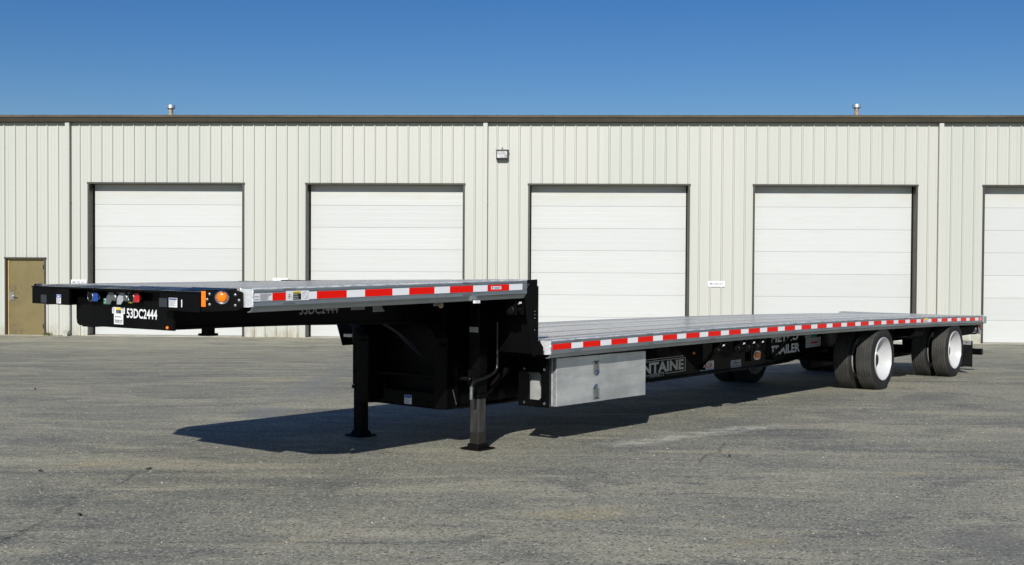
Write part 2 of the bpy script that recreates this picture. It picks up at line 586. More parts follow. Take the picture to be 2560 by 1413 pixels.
def build_ground():
    def steps(a, b, fine, far):
        s = [-far, -far * .4, -far * .15]
        x = a
        while x <= b:
            s.append(x)
            x += fine
        return s + [far * .15, far * .4, far]
    ss = steps(-30, 60, 1.5, 900)
    ds = [-900, -300, -100, -40, -10, -3] + [i * 0.5 for i in range(0, 30)] + [15 + i * 1.5 for i in range(0, 26)] + [60, 90, 200, 500, 900]
    mb = MB()
    n = len(ds)
    for s in ss:
        for d in ds:
            p = WB + WDIR * s + WNRM * d
            mb.v.append((p.x, p.y, ground_z(p.x, p.y)))
    for i in range(len(ss) - 1):
        for j in range(n - 1):
            mb.f.append((i * n + j, i * n + j + 1, (i + 1) * n + j + 1, (i + 1) * n + j))
    o = mb.build("asphalt_yard", "asphalt", None, smooth=60, origin=(0, 0, 0))
    o['kind'] = 'structure'
    return o


build_ground()

# ------------------------------------------------------------------ warehouse (local x along the wall, y into the building, z up)
DOOR_S = [4.556, 10.647, 16.759, 22.830, 28.925, 35.02]
DOOR_W, DOOR_H = 4.28, 4.215
REC = 0.28
S0, S1 = -8.68, 40.0
EAVE = 6.0
wh = thing("warehouse", (WB.x, WB.y, WALL_Z), "long ivory ribbed metal warehouse with white overhead doors and a bronze gutter", "warehouse", PHI, origin=(0, 0, 0))
PD = (0.06, 1.125, 2.13)       # personnel door opening


def wall_base(s):
    for c in DOOR_S:
        if abs(s - c) < DOOR_W / 2:
            return DOOR_H
    if PD[0] < s < PD[1]:
        return PD[2]
    return -0.05


def wall_depth(s):
    """outline of the ribbed sheet: ribs every foot, two low stiffeners between"""
    u = (s / 0.3048 + 0.5) % 1.0 - 0.5
    u = abs(u) * 0.3048
    if u < 0.013:
        return 0.032
    if u < 0.031:
        return 0.032 * (0.031 - u) / 0.018
    v = abs(u - 0.106)
    if v < 0.012:
        return 0.0035
    return 0.0


BRK = []
k = math.floor(S0 / 0.3048) - 1
while k * 0.3048 < S1 + 0.4:
    c = k * 0.3048
    for du in (-0.118, -0.1165, -0.0955, -0.094, -0.031, -0.013, 0.013, 0.031, 0.094, 0.0955, 0.1165, 0.118):
        BRK.append(c + du)
    k += 1
EDGES = [e for c in DOOR_S for e in (c - DOOR_W / 2, c + DOOR_W / 2)] + [PD[0], PD[1]]
BRK = sorted(BRK + EDGES)
ka = math.floor((S0) / 0.9144)
n_sheet = int((S1 - S0) / 0.9144)
for i in range(n_sheet):
    a = ka * 0.9144 + i * 0.9144 + 0.1524
    b = a + 0.9144
    xs = [a] + [q for q in BRK if a + 1e-4 < q < b - 1e-4] + [b]
    mb = MB()
    for q0, q1 in zip(xs, xs[1:]):
        zb = wall_base((q0 + q1) / 2)
        y0, y1 = -wall_depth(q0 + 1e-6), -wall_depth(q1 - 1e-6)
        mb.add([(q0, y0, zb), (q1, y1, zb), (q1, y1, EAVE + .12), (q0, y0, EAVE + .12)], [(0, 1, 2, 3)])
    mb.build("wall_panel", "ivory_sheet", wh)
# gable ends and back wall, roof with standing ribs
for s in (S0 + .2, S1 - .3):
    MB().prism([(s, 0.002, -0.05), (s, 36, -0.05), (s, 36, EAVE), (s, 18, EAVE + 1.5), (s, 0.002, EAVE)], (0.1, 0, 0)).build("gable_wall", "ivory_sheet", wh)
MB().box(S0 + .3, S1 - .3, 36, 36.1, -0.05, EAVE).build("rear_wall", "ivory_sheet", wh)
rz = lambda y: 6.085 + max(0, y + 0.12) / 12
roof = MB()
for y0, y1, sg in ((-0.12, 18.1, 1),):
    roof.prism([(S0, y0, rz(y0)), (S0, y1, rz(y1)), (S0, y1, rz(y1) - .04), (S0, y0, rz(y0) - .04)], (S1 - S0, 0, 0))
roof.prism([(S0, 18.1, rz(18.1)), (S0, 36.3, 6.09), (S0, 36.3, 6.05), (S0, 18.1, rz(18.1) - .04)], (S1 - S0, 0, 0))
roof_o = roof.build("roof", "gutter_bronze", wh)
rib = MB()
kk = math.ceil(S0 / 0.3048)
while kk * 0.3048 < S1:
    c = kk * 0.3048
    pr = [(c - .035, -0.16), (c - .014, -0.16), (c + .014, -0.16), (c + .035, -0.16)]
    hh = (0.0, .034, .034, 0.0)
    rib.add([(c + d, y, rz(y) + h) for y in (-0.14, 18.0) for d, h in zip((-.035, -.014, .014, .035), (0, .022, .022, 0))],
            [(0, 1, 5, 4), (1, 2, 6, 5), (2, 3, 7, 6), (0, 3, 2, 1)])
    kk += 1
rb = rib.build("roof_rib", "gutter_bronze", roof_o)
rb['kind'] = 'stuff'
# box gutter in lengths, with a rolled front lip
gl = [S0, -5.2, 0.9, 7.0, 13.1, 19.2, 25.3, 31.4, S1]
for a, b in zip(gl, gl[1:]):
    prof = [(-0.015, 5.905), (-0.155, 5.902), (-0.178, 5.912), (-0.182, 6.032), (-0.170, 6.032), (-0.165, 5.925), (-0.015, 5.925)]
    g = MB()
    g.sweep(prof, [a + .002, b - .002], lambda x, y: 0.0)
    go = g.build("gutter", "gutter_bronze", wh)
    MB().sweep([(-0.1825, 6.033), (-0.206, 6.036), (-0.206, 6.072), (-0.176, 6.098), (-0.160, 6.098), (-0.160, 6.033)], [a + .002, b - .002], lambda x, y: 0.0).build("gutter_lip", "lip_bronze_sunlit", go)
# downspouts
for s, hand in ((1.83, 1), (13.40, 1), (25.60, -1)):
    d = MB()
    w = 0.062
    d.box(s - w, s + w, -0.135, -0.045, 0.16, 5.9)
    o = d.build("downspout", "ivory_sheet", wh, bevel=0.012)
    e = MB()
    e.prism([(s - w + .002, -0.047, 0.17), (s - w + .002, -0.133, 0.17), (s - w + .002, -0.30, 0.09), (s - w + .002, -0.30, 0.0), (s - w + .002, -0.26, 0.0), (s - w + .002, -0.10, 0.06)], (2 * w - .004, 0, 0))
    e.build("elbow", "ivory_sheet", o, bevel=0.006)
    for z in (0.45, 3.745):
        MB().box(s - w - .005, s + w + .005, -0.139, -0.1355, z - .012, z + .012).box(s - w - .0052, s - w - .001, -0.1352, -0.034, z - .0115, z + .0115).box(s + w + .001, s + w + .0052, -0.1352, -0.034, z - .0115, z + .0115).build("strap", "ivory_sheet", o)
# overhead doors
for di, c in enumerate(DOOR_S):
    a, b = c - DOOR_W / 2, c + DOOR_W / 2
    tr = MB()
    t_ = 0.05
    tr.box(a - t_, a, -0.040, REC + .03, -0.05, DOOR_H)
    tr.box(b, b + t_, -0.040, REC + .03, -0.05, DOOR_H)
    tr.box(a - t_ - .015, b + t_ + .015, -0.048, REC + .03, DOOR_H + .001, DOOR_H + .045)
    door = tr.build("overhead_door", "bronze_trim", wh)
    edges = [0.012, 0.61, 1.218, 1.828, 2.438, 3.044, 3.652, 4.30]
    for z0, z1 in zip(edges, edges[1:]):
        m = MB()
        # tongue-and-groove section with shallow horizontal beads
        zz = [z0 + .004]
        yy = [REC + .014]
        zz.append(z0 + .012); yy.append(REC + .004)
        nb = 4
        for q in range(1, nb):
            zc = z0 + (z1 - z0) * q / nb
            zz += [zc - .012, zc, zc + .012]
            yy += [REC + .004, REC + .0052, REC + .004]
        zz += [z1 - .012, z1 - .004]
        yy += [REC + .004, REC + .014]
        n = len(zz)
        vs = [(x, y, z) for x in (a + .01, b - .01) for z, y in zip(zz, yy)]
        fs = [(j, n + j, n + j + 1, j + 1) for j in range(n - 1)]
        m.add(vs, fs)
        m.box(a + .01, b - .01, REC + .016, REC + .05, z0, z1)
        m.build("door_section", "door_white", door)
    # rubber weather seals against the jambs
    MB().box(a + .001, a + .028, REC - .02, REC + .002, 0, DOOR_H - .001).box(b - .028, b - .001, REC - .02, REC + .002, 0, DOOR_H - .001).build("weather_seal", "black_steel", door)
# personnel door
a, b, hgt = PD
fr = MB()
fr.box(a - .045, a, -0.042, .16, -0.05, hgt).box(b, b + .045, -0.042, .16, -0.05, hgt).box(a - .06, b + .06, -0.05, .16, hgt + .001, hgt + .04)
pdoor = fr.build("personnel_door", "bronze_trim", wh)
MB().box(a + .001, a + .045, .045, .12, 0, hgt - .002).box(b - .045, b - .001, .045, .12, 0, hgt - .002).box(a + .0455, b - .0455, .045, .12, hgt - .035, hgt - .002).build("jamb", "tan_frame", pdoor)
MB().box(a + .047, b - .047, .06, .105, 0.015, hgt - .037).build("door_leaf", "tan_paint", pdoor, bevel=.003)
hd = MB()
hd.box(a + .10, a + .17, .045, .0595, .98, 1.20)
hd.tube([(a + .135, .05, 1.08), (a + .135, -.01, 1.08)], .016, 10)
hd.tube([(a + .135, -.005, 1.08), (a + .27, -.012, 1.075)], .013, 8)
hd.box(a + .052, a + .095, .043, .0592, .96, 1.22)
hd.build("handle", "chrome", pdoor, smooth=35)
for z in (.25, 1.9):
    MB().box(b - .062, b - .036, .038, .0445, z - .06, z + .06).tube([(b - .046, .035, z - .06), (b - .046, .035, z + .06)], .008, 8).build("hinge", "debris_dark", pdoor)
# roof vents
for s, zt in ((4.012, 6.65), (23.87, 6.672)):
    base = MB().lathe([(0, .115), (.02, .10), (.05, .07), (.05, .0)], (s, 2.0, rz(2.0) - .02), (0, 0, 1), 20)
    base.lathe([(-.06, .063), (zt - .13 - rz(2.0), .063)], (s, 2.0, rz(2.0)), (0, 0, 1), 20)
    v = base.build("vent_pipe", "rusty_pipe", wh, smooth=40)
    MB().lathe([(0, .0), (0, .066), (.02, .085), (.03, .085), (.032, .118), (.11, .118), (.125, .112), (.13, .0)], (s, 2.0, zt - .13), (0, 0, 1), 24).build("vent_cap", "galvanized", v, smooth=40)
# concrete sill strip along the wall foot
MB().box(S0 + .1, S1 - .4, -0.10, 0.25, -0.2, 0.012).build("footing", "concrete_pale", wh)


# ---- things on the wall
def wall_point(s, y, z):
    p = WB + WDIR * s - WNRM * y
    return Vector((p.x, p.y, WALL_Z + z))


def wall_sign(s0, s1, z0, z1, label, write):
    cs = (s0 + s1) / 2
    o = thing("door_sign", wall_point(cs, -0.034, z0), label, "sign", PHI, "small white plates screwed to the wall ribs", origin=(0, 0, 0))
    w, h = (s1 - s0) / 2, z1 - z0
    MB().box(-w, w, -0.006, 0.0, 0, h).build("sign_plate", "vinyl_white", o)
    for x in (-w + .03, w - .03):
        MB().lathe([(0, .006), (.003, .005), (.004, 0)], (x, -.006, h / 2), (0, -1, 0), 8).build("screw", "chrome", o)
    if write:
        lettering("EMPLOYEES ONLY", (0, -0.006, h * .52), (1, 0, 0), (0, 0, 1), "vinyl_black", o, w * 1.62, h * .38, off=.012)


wall_sign(1.89, 2.335, 1.405, 1.555, "white sign reading EMPLOYEES ONLY beside the leftmost overhead door, just above the trailer's nose", True)
wall_sign(19.45, 19.90, 1.485, 1.635, "white sign reading EMPLOYEES ONLY between the third and fourth overhead doors", True)
wall_sign(7.55, 7.97, 1.50, 1.642, "white plate between the two left overhead doors, mostly hidden behind the front deck", False)

lp = thing("wall_light", wall_point(13.86, -0.034, 4.87), "bronze flood light with a glass lens high on the wall beside the middle downspout", "light", PHI, origin=(0, 0, 0))
MB().prism([(-.16, 0, .06), (-.16, -.10, .02), (-.16, -.16, .05), (-.16, -.17, .27), (-.16, 0, .28)], (.32, 0, 0)).build("housing", "lamp_housing", lp, bevel=.008)
MB().box(-.178, .178, -.185, 0.0, .282, .30).build("lamp_hood", "cast_metal", lp, bevel=.005)
MB().obox((-.135, -.1615, .065), (.27, 0, 0), (0, -.010, .185), (0, -.006, 0)).build("lens", "lamp_glass", lp)
fm = MB()
for (x0, x1, q0, q1) in ((-.16, -.137, 0, 1), (.137, .16, 0, 1), (-.1365, .1365, 0, .08), (-.1365, .1365, .92, 1)):
    fm.obox((x0, -.161, .055 + .205 * q0), (x1 - x0, 0, 0), (0, -.010 * (q1 - q0), .205 * (q1 - q0)), (0, -.014, 0))
fm.build("lens_frame", "lamp_housing", lp)
MB().tube([(0, -.03, .30), (0, -.03, .36)], .018, 8).build("conduit_stub", "cast_metal", lp)

# grass tuft at the wall foot
gt = MB()
for i in range(190):
    s = 1.24 + rnd.gauss(0, .055)
    y = -0.05 - abs(rnd.gauss(0, .035))
    p = wall_point(s, y, 0.0)
    hgt = rnd.uniform(.03, .11)
    a = rnd.uniform(0, 6.28)
    ln = rnd.uniform(.01, .06)
    w = Vector((math.cos(a + 1.57), math.sin(a + 1.57), 0)) * .003
    tip = p + Vector((math.cos(a) * ln, math.sin(a) * ln, hgt))
    md = p + Vector((math.cos(a) * ln * .3, math.sin(a) * ln * .3, hgt * .6))
    gt.add([p - w, p + w, md + w * .8, tip, md - w * .8], [(0, 1, 2, 4), (4, 2, 3)])
tag(gt.build("grass_tuft", "grass_blade"), "green grass tuft growing at the foot of the wall right of the tan door", "weed")
wd = MB()
for i in range(420):
    s = rnd.choice([rnd.uniform(6.8, 8.4), rnd.uniform(1.3, 2.3), rnd.uniform(12.9, 14.5)])
    p = wall_point(s, -0.10 - abs(rnd.gauss(0, .02)), 0.0)
    hgt = rnd.uniform(.01, .035)
    a = rnd.uniform(0, 6.28)
    w = Vector((math.cos(a + 1.57), math.sin(a + 1.57), 0)) * .004
    tip = p + Vector((math.cos(a) * .02, math.sin(a) * .02, hgt))
    wd.add([p - w, p + w, tip], [(0, 1, 2)])
o = wd.build("dry_weeds", "nailer_wood")
o['kind'] = 'stuff'

# ------------------------------------------------------------------ the trailer
ZL0 = lambda x: 1.0227 - 0.01644 * (x - 1.403) - 0.0012 * (x - 7.403) ** 2     # tape centre, lower deck
ZU0 = lambda x: 1.4909 + 0.00954 * (x + 1.314)                                   # tape centre, upper deck
roll = lambda x: max(-0.02, min(-0.006, -0.0145 - 0.0035 * x))
ZL = lambda x, y: ZL0(x) + roll(x) * y
ZU = lambda x, y: ZU0(x) + roll(x) * y
W = 2.59
HC = W / 2
UX0, UX1 = -1.86, 1.035
LX0, LX1 = 1.30, 13.53
TR = thing("drop_deck_trailer", (5.8, HC, ground_z(5.8, HC)), "long black drop-deck flatbed trailer with silver aluminium deck and red and white striped rails", "trailer")


def lin(a, b, step):
    n = max(1, int(round((b - a) / step)))
    return [a + (b - a) * i / n for i in range(n + 1)]


def mirror(prof):
    return [(W - y, z) for (y, z) in prof][::-1]


RAIL = [(.006, .0605), (.0015, .0585), (0, .055), (0, .034), (.0035, .032), (.0035, .028), (0, .026), (0, -.030), (.0025, -.032), (.0025, -.036), (0, -.038), (0, -.058), (.010, -.066), (.030, -.098),
        (.060, -.100), (.060, -.094), (.034, -.088), (.012, -.060), (.012, .044), (.125, .044), (.125, .0605)]
ra = MB().sweep(RAIL, lin(UX0, UX1, .5), ZU).build("side_rail", "mill_aluminium", TR)
rb_ = MB().sweep(mirror(RAIL), lin(UX0, UX1, .5), ZU).build("side_rail", "mill_aluminium", TR)
rc = MB().sweep(RAIL, lin(LX0 + .085, LX1, .5), ZL).build("side_rail", "mill_aluminium", TR)
rd = MB().sweep(mirror(RAIL), lin(LX0 + .19, LX1, .5), ZL).build("side_rail", "mill_aluminium", TR)


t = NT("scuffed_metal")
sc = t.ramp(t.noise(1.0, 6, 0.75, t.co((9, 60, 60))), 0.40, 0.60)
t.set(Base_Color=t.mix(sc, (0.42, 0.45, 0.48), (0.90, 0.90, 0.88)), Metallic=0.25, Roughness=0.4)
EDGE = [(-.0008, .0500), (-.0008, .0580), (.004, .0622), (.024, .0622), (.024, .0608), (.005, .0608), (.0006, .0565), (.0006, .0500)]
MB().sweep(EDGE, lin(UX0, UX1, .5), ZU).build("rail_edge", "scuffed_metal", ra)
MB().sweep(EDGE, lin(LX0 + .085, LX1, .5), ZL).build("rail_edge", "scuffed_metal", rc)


def rail_end(x, y0, y1, zf, parent, slant, flip=1):
    """welded plate closing the front end of a rail, with its bead of weld"""
    z = zf(x, 0)
    m = MB()
    m.prism([(x + slant * 0 - .004, y0 + .002, z + .057), (x - .004, y0 + .002, z - .060), (x - .02, y0 + .02, z - .064), (x - .034, y1, z - .064), (x - .034, y1, z + .057)], (.0035, .0015, 0))
    o = m.build("rail_end_plate", "weld_bright", parent)
    w = MB()
    for (yy, xx) in ((y0 + .002, x - .004), (y1, x - .034)):
        zs = [z - .06 + .118 * i / 14 for i in range(15)]
        w.tube([(xx + rnd.uniform(-.0015, .0015), yy + rnd.uniform(-.002, .002), q) for q in zs], [.006 + rnd.uniform(-.0015, .002) for _ in zs], 6)
    w.build("weld_bead", "weld_bright", parent, smooth=60)
    return o


rail_end(UX0, 0.0, .085, ZU, ra, .03)
rail_end(LX0 + .084, 0.002, .088, ZL, rc, .03)
# grey slots pressed in the rails
slot_x = [(ZU, ra, x) for x in (-1.56, .26)] + [(ZL, rc, x) for x in (1.78, 3.0, 4.25, 6.24, 8.1, 9.95, 11.8)]
for zf, par, x in slot_x:
    for dz in (.046, -.048):
        MB().box(x - .052, x + .052, -0.0014, .004, zf(x, 0) + dz - .006, zf(x, 0) + dz + .006).build("rail_slot", "slot_grey", par)

# deck planks and hardwood nailing strips
PL = [(.1275, .298), (.404, .626), (.635, .856), (.955, 1.176), (1.185, 1.405), (1.414, 1.635), (1.735, 1.956), (1.965, 2.186), (2.294, 2.4625)]
NL = [(.302, .400), (.860, .950), (1.640, 1.730), (2.190, 2.290)]


def plank_prof(y0, y1, top=.060):
    p = [(y0, .03), (y0, top - .004), (y0 + .004, top)]
    n = 5
    for i in range(1, n):
        y = y0 + (y1 - y0) * i / n
        p += [(y - .010, top), (y - .006, top - .005), (y + .006, top - .005), (y + .010, top)]
    p += [(y1 - .004, top), (y1, top - .004), (y1, .03)]
    return p[::-1]


for (xa, xb, zf) in ((UX0 - .03, UX1 + .14, ZU), (LX0 - .06, LX1 + .015, ZL)):
    for (y0, y1) in PL:
        MB().sweep(plank_prof(y0, y1), lin(xa, xb, .75), zf).build("deck_plank", "deck_aluminium", TR)
    for (y0, y1) in NL:
        pf = [(y0, .03), (y0, .050), (y0 + .003, .053), (y1 - .003, .053), (y1, .050), (y1, .03)][::-1]
        MB().sweep(pf, lin(xa, xb, .75), zf).build("nailing_strip", "nailer_wood", TR)

# conspicuity tape: every length of red and of white is a piece
PITCH, RED = 0.4572, 0.2794


def tape(x0, x1, zf, red, parent=TR):
    h = .0254
    m = MB()
    xs = [x0, x1]
    m.add([(x, y, zf(x, 0) + z) for x in xs for (y, z) in ((-.0012, -h), (-.0012, h), (.0004, h), (.0004, -h))],
          [(0, 1, 2, 3), (4, 7, 6, 5), (0, 4, 5, 1), (1, 5, 6, 2), (2, 6, 7, 3), (3, 7, 4, 0)])
    return m.build("reflective_stripe", "tape_red" if red else "tape_white", parent)


for i in range(5):
    x = -1.3144 + i * PITCH
    tape(x, x + RED, ZU, True)
    tape(x + RED + .0005, min(x + PITCH, UX1 - .05) - .0005, ZU, False)
tape(-1.855, -1.703, ZU, False)
tape(-1.7025, -1.590, ZU, True)
tape(-1.385, -1.315, ZU, False)
for i in range(27):
    x = 1.4028 + i * PITCH
    last = i == 26
    tape(x, x + (RED - .07 if last else RED), ZL, True)
    if not last:
        tape(x + RED + .0005, x + PITCH - .0005, ZL, False)


# ---- stickers: plate on a face given by origin, x direction, z up
def sticker(x0, z0, x1, z1, frame, mat, name="sticker", d=.0012, parent=None):
    """frame = function (u, z, depth) -> world point"""
    m = MB()
    vs = [frame(u, z, q) for q in (0.0002, d) for (u, z) in ((x0, z0), (x1, z0), (x1, z1), (x0, z1))]
    m.add(vs, [(0, 3, 2, 1), (4, 5, 6, 7), (0, 1, 5, 4), (1, 2, 6, 5), (2, 3, 7, 6), (3, 0, 4, 7)])
    return m.build(name, mat, parent or TR)


def bars(rects, frame, mat, parent, d=.0024, name="fine_print"):
    m = MB()
    for (u0, z0, u1, z1) in rects:
        m.add([frame(u, z, d) for (u, z) in ((u0, z0), (u1, z0), (u1, z1), (u0, z1))], [(0, 1, 2, 3)])
    return m.build(name, mat, parent)


def print_rows(u0, u1, z0, z1, n, sg=1):
    out = []
    for i in range(n):
        z = z1 - (z1 - z0) * (i + .5) / n
        e = u0 + (u1 - u0) * rnd.uniform(.6, 1)
        out.append((u0, z - (z1 - z0) / n * .22, e, z + (z1 - z0) / n * .22))
    return out


def face_near(y):
    return lambda u, z, q: (u, y - q, z)


def face_front(x):
    """u runs left to right as seen from ahead of the trailer"""
    return lambda u, z, q: (x - q, -u, z)


# ---- nose: top flange, wings, recessed plate
XW, XP = -2.09, -1.985
zt = 1.521
MB().box(XW, -1.90, .255, 2.35, zt - .012, zt).build("nose_flange", "black_enamel", TR, bevel=.003)
for (ya, yb) in ((.262, .70), (1.83, 2.345)):
    m = MB()
    m.box(XW + .004, XW + .020, ya, yb, 1.388, zt - .013)
    m.box(XW + .0205, XP + .02, ya + .001, yb - .001, 1.389, 1.400)
    m.build("nose_wing", "black_enamel", TR, bevel=.002)
MB().prism([(XP, .69, zt - .013), (XP, .69, 1.243), (XP, 1.86, 1.235), (XP, 1.89, 1.25), (XP, 1.90, 1.29), (XP, 1.90, zt - .013)], (.02, 0, 0)).build("nose_plate", "black_enamel", TR, bevel=.003)
MB().box(-1.96, -1.86, .14, 2.40, 1.40, 1.41).box(-1.87, -1.85, .14, 2.40, 1.4105, zt - .013).build("nose_crossmember", "black_steel", TR)
tm_ = MB()
ys_ = [.13, .6, 1.2, 1.8, 2.46]
top_ = lambda y: ZU(-1.9, y) + .0585
for ya, yb in zip(ys_, ys_[1:]):
    tm_.prism([(-2.0, ya, zt + .001), (-1.8915, ya, top_(ya)), (-1.8915, ya, zt + .001)], (0, yb - ya, 0))
tm_.build("deck_end_trim", "black_enamel", TR)
# angled corner plates carrying the marker lamps
for sgn, lab in ((1, True), (-1, False)):
    A = Vector((XW + .012, .258, 0))
    B = Vector((-1.899, .052, 0))
    if sgn < 0:
        A.y, B.y = W - A.y, W - B.y
    D = (B - A)
    L = D.length
    D.normalize()
    N = Vector((-D.y, D.x, 0)) if sgn < 0 else Vector((D.y, -D.x, 0))
    if N.x > 0:
        N = -N
    fr_ = lambda u, z, q, A=A, D=D, N=N: tuple(A + D * u + N * q + Vector((0, 0, z)))
    out = [(0, 1.395), (0, 1.536), (L * .74, 1.538), (L * .98, 1.520), (L * .99, 1.424), (L * .85, 1.400), (L * .3, 1.393)]
    m = MB().prism([fr_(u, z, 0) for u, z in out], N * -.012)
    cp = m.build("corner_plate", "black_enamel", TR, bevel=.002)
    cx = L * .50
    lamp = MB().lathe([(0, .047), (.010, .047), (.015, .041), (.012, .034), (.006, .034)], fr_(cx, 1.487, .0005), N, 28).build("marker_lamp", "chrome", TR, smooth=40)
    MB().lathe([(.004, .034), (.016, .033), (.022, .026), (.024, .012), (.024, 0)], fr_(cx, 1.487, .0005), N, 28).build("lens", "lens_amber", lamp, smooth=50)
    rf = MB()
    zr_ = 1.526 if sgn > 0 else 1.495
    rf.prism([fr_(.003, 1.424, .001), fr_(.032, 1.424, .001), fr_(.032, zr_, .001), fr_(.003, zr_, .001)], N * .010)
    rf.build("amber_reflector", "lens_amber", TR, bevel=.002)
    for u, z in ((.055, 1.507), (.055, 1.439), (.040, 1.472), (.221, 1.503), (.221, 1.434), (.245, 1.467)):
        MB().lathe([(0, .010), (.004, .010), (.007, .006), (.008, 0)], fr_(min(u, L - .02), z, .0005), N, 10).build("bolt", "cast_metal", cp, smooth=40)

# ---- air and electric couplings on the recessed plate
FP = face_front(XP)


def fpt(y, z, q):
    return (XP - q, y, z)


def glad_hand(y, z, cap, capmat):
    m = MB()
    m.tube([fpt(y + .045, z, 0), fpt(y + .045, z, .035)], .016, 10)
    m.lathe([(.02, .0), (.02, .034), (.03, .038), (.052, .038), (.058, .033), (.05, .026), (.045, .0)], fpt(y + .035, z, 0), (-1, 0, 0), 24)
    m.obox(fpt(y - .05, z - .016, .03), (-.016, 0, 0), (0, .09, 0), (0, 0, .032))
    m.obox(fpt(y + .068, z - .03, .022), (-.014, 0, 0), (0, .032, 0.01), (0, 0, .055))
    g = m.build("air_coupling", "cast_metal", TR, smooth=40)
    MB().lathe([(.0585, .030), (.059, 0)], fpt(y + .035, z, 0), (-1, 0, 0), 20).build("rubber_seal", "rubber_black", g)
    MB().prism([fpt(y - .030 + dy, z + dz, .048) for dy, dz in ((.03, -.026), (.024, -.033), (-.02, -.033), (-.03, -.024), (-.03, .024), (-.02, .033), (.024, .033), (.03, .026))], (-.008, 0, 0)).build("colour_tag", capmat, g, bevel=.002)
    for dz in (-.02, .02):
        MB().lathe([(0, .0055), (.003, .0045), (.004, 0)], fpt(y - .045, z + dz, .0565), (-1, 0, 0), 8).build("screw", "chrome", g)


glad_hand(1.585, 1.455, "blue", "plastic_blue")
glad_hand(1.070, 1.462, "red", "plastic_red")


def power_socket(y, z, yellow):
    hexa = lambda cy, cz, w, h: [(cy - w, cz - h * .1), (cy - w * .5, cz + h), (cy + w * .5, cz + h), (cy + w, cz + h * .1), (cy + w * .45, cz - h), (cy - w * .45, cz - h)]
    m = MB().prism([fpt(a, b, 0) for a, b in hexa(y, z, .048, .040)], (-.014, 0, 0))
    o = m.build("power_socket", "plastic_yellow" if yellow else "cast_metal", TR, bevel=.003)
    MB().lathe([(.014, .028), (.05, .026), (.055, .020), (.055, .0)], fpt(y, z, 0), (-1, 0, 0), 20).build("socket_body", "cast_metal", o, smooth=40)
    # spring lid swung open to the side
    lid = [(y + .025, z + .036), (y + .07, z + .036), (y + .10, z - .005), (y + .105, z - .05), (y + .065, z - .05), (y + .03, z - .01)]
    MB().prism([fpt(a, b, .030 + .15 * (a - y)) for a, b in lid], (-.006, 0, 0)).build("lid", "vinyl_grey" if yellow else "cast_metal", o, bevel=.002)


power_socket(1.325, 1.457, False)
power_socket(1.185, 1.458, True)
gs = sticker(-1.535, 1.402, -1.435, 1.447, FP, "vinyl_green")
bars([(-1.528, 1.436, -1.445, 1.440), (-1.515, 1.428, -1.45, 1.432), (-1.51, 1.420, -1.445, 1.424), (-1.528, 1.411, -1.445, 1.414)], FP, "vinyl_white", gs)
FW_ = face_front(XW + .004)
st = sticker(-1.997, 1.397, -1.937, 1.463, FW_, "vinyl_white")
bars([(-1.995, 1.440, -1.939, 1.4615)], FW_, "vinyl_blue", st, .0018, "blue_header")
bars([(-1.982, 1.446, -1.952, 1.455)], FW_, "vinyl_white", st)
bars(print_rows(-1.992, -1.942, 1.40, 1.437, 5), FW_, "print_grey", st)
sticker(-2.217, 1.397, -2.137, 1.457, FW_, "vinyl_dark")
st = sticker(-0.597, 1.412, -0.504, 1.474, FW_, "vinyl_white")
bars([(-0.593, 1.461, -0.508, 1.471)], FW_, "vinyl_navy", st, .0018, "blue_header")
bars(print_rows(-0.592, -0.510, 1.418, 1.459, 7), FW_, "print_grey", st)
sticker(-0.707, 1.411, -0.617, 1.470, FW_, "vinyl_dark")
sticker(-0.460, 1.415, -0.450, 1.465, FW_, "vinyl_white")
# caution label, number plate, unit number on the nose plate: measured at this plane
st = sticker(-1.425, 1.339, -1.267, 1.384, FP, "vinyl_white", d=.001)
bars([(-1.376, 1.341, -1.314, 1.366)], FP, "vinyl_black", st, .0016, "black_field")
bars([(-1.376, 1.367, -1.314, 1.382)], FP, "vinyl_yellow", st, .0016, "yellow_header")
bars(print_rows(-1.372, -1.318, 1.343, 1.364, 3), FP, "print_grey", st)
bars(print_rows(-1.415, -1.385, 1.345, 1.38, 4) + print_rows(-1.305, -1.275, 1.345, 1.38, 4), FP, "print_grey", st)
st = sticker(-1.402, 1.263, -1.287, 1.3385, FP, "vinyl_white", d=.001)
lettering("70927", (XP, 1.344, 1.283), (0, -1, 0), (0, 0, 1), "vinyl_black", st, .096, .025, off=.012, depth=.0018)
bars([(-1.384, 1.311, -1.376, 1.322), (-1.376, 1.318, -1.370, 1.323), (-1.366, 1.314, -1.312, 1.319)], FP, "vinyl_black", st)
lettering("53DC2444", (XP, 1.060, 1.347), (0, -1, 0), (0, 0, 1), "vinyl_white", TR, .365, .068, off=.022)
sl = MB().lathe([(0, .012), (.006, .012), (.012, .006), (.013, 0)], fpt(.757, 1.262, 0), (-1, 0, 0), 12).build("marker_lamp", "lens_amber", TR, smooth=50)

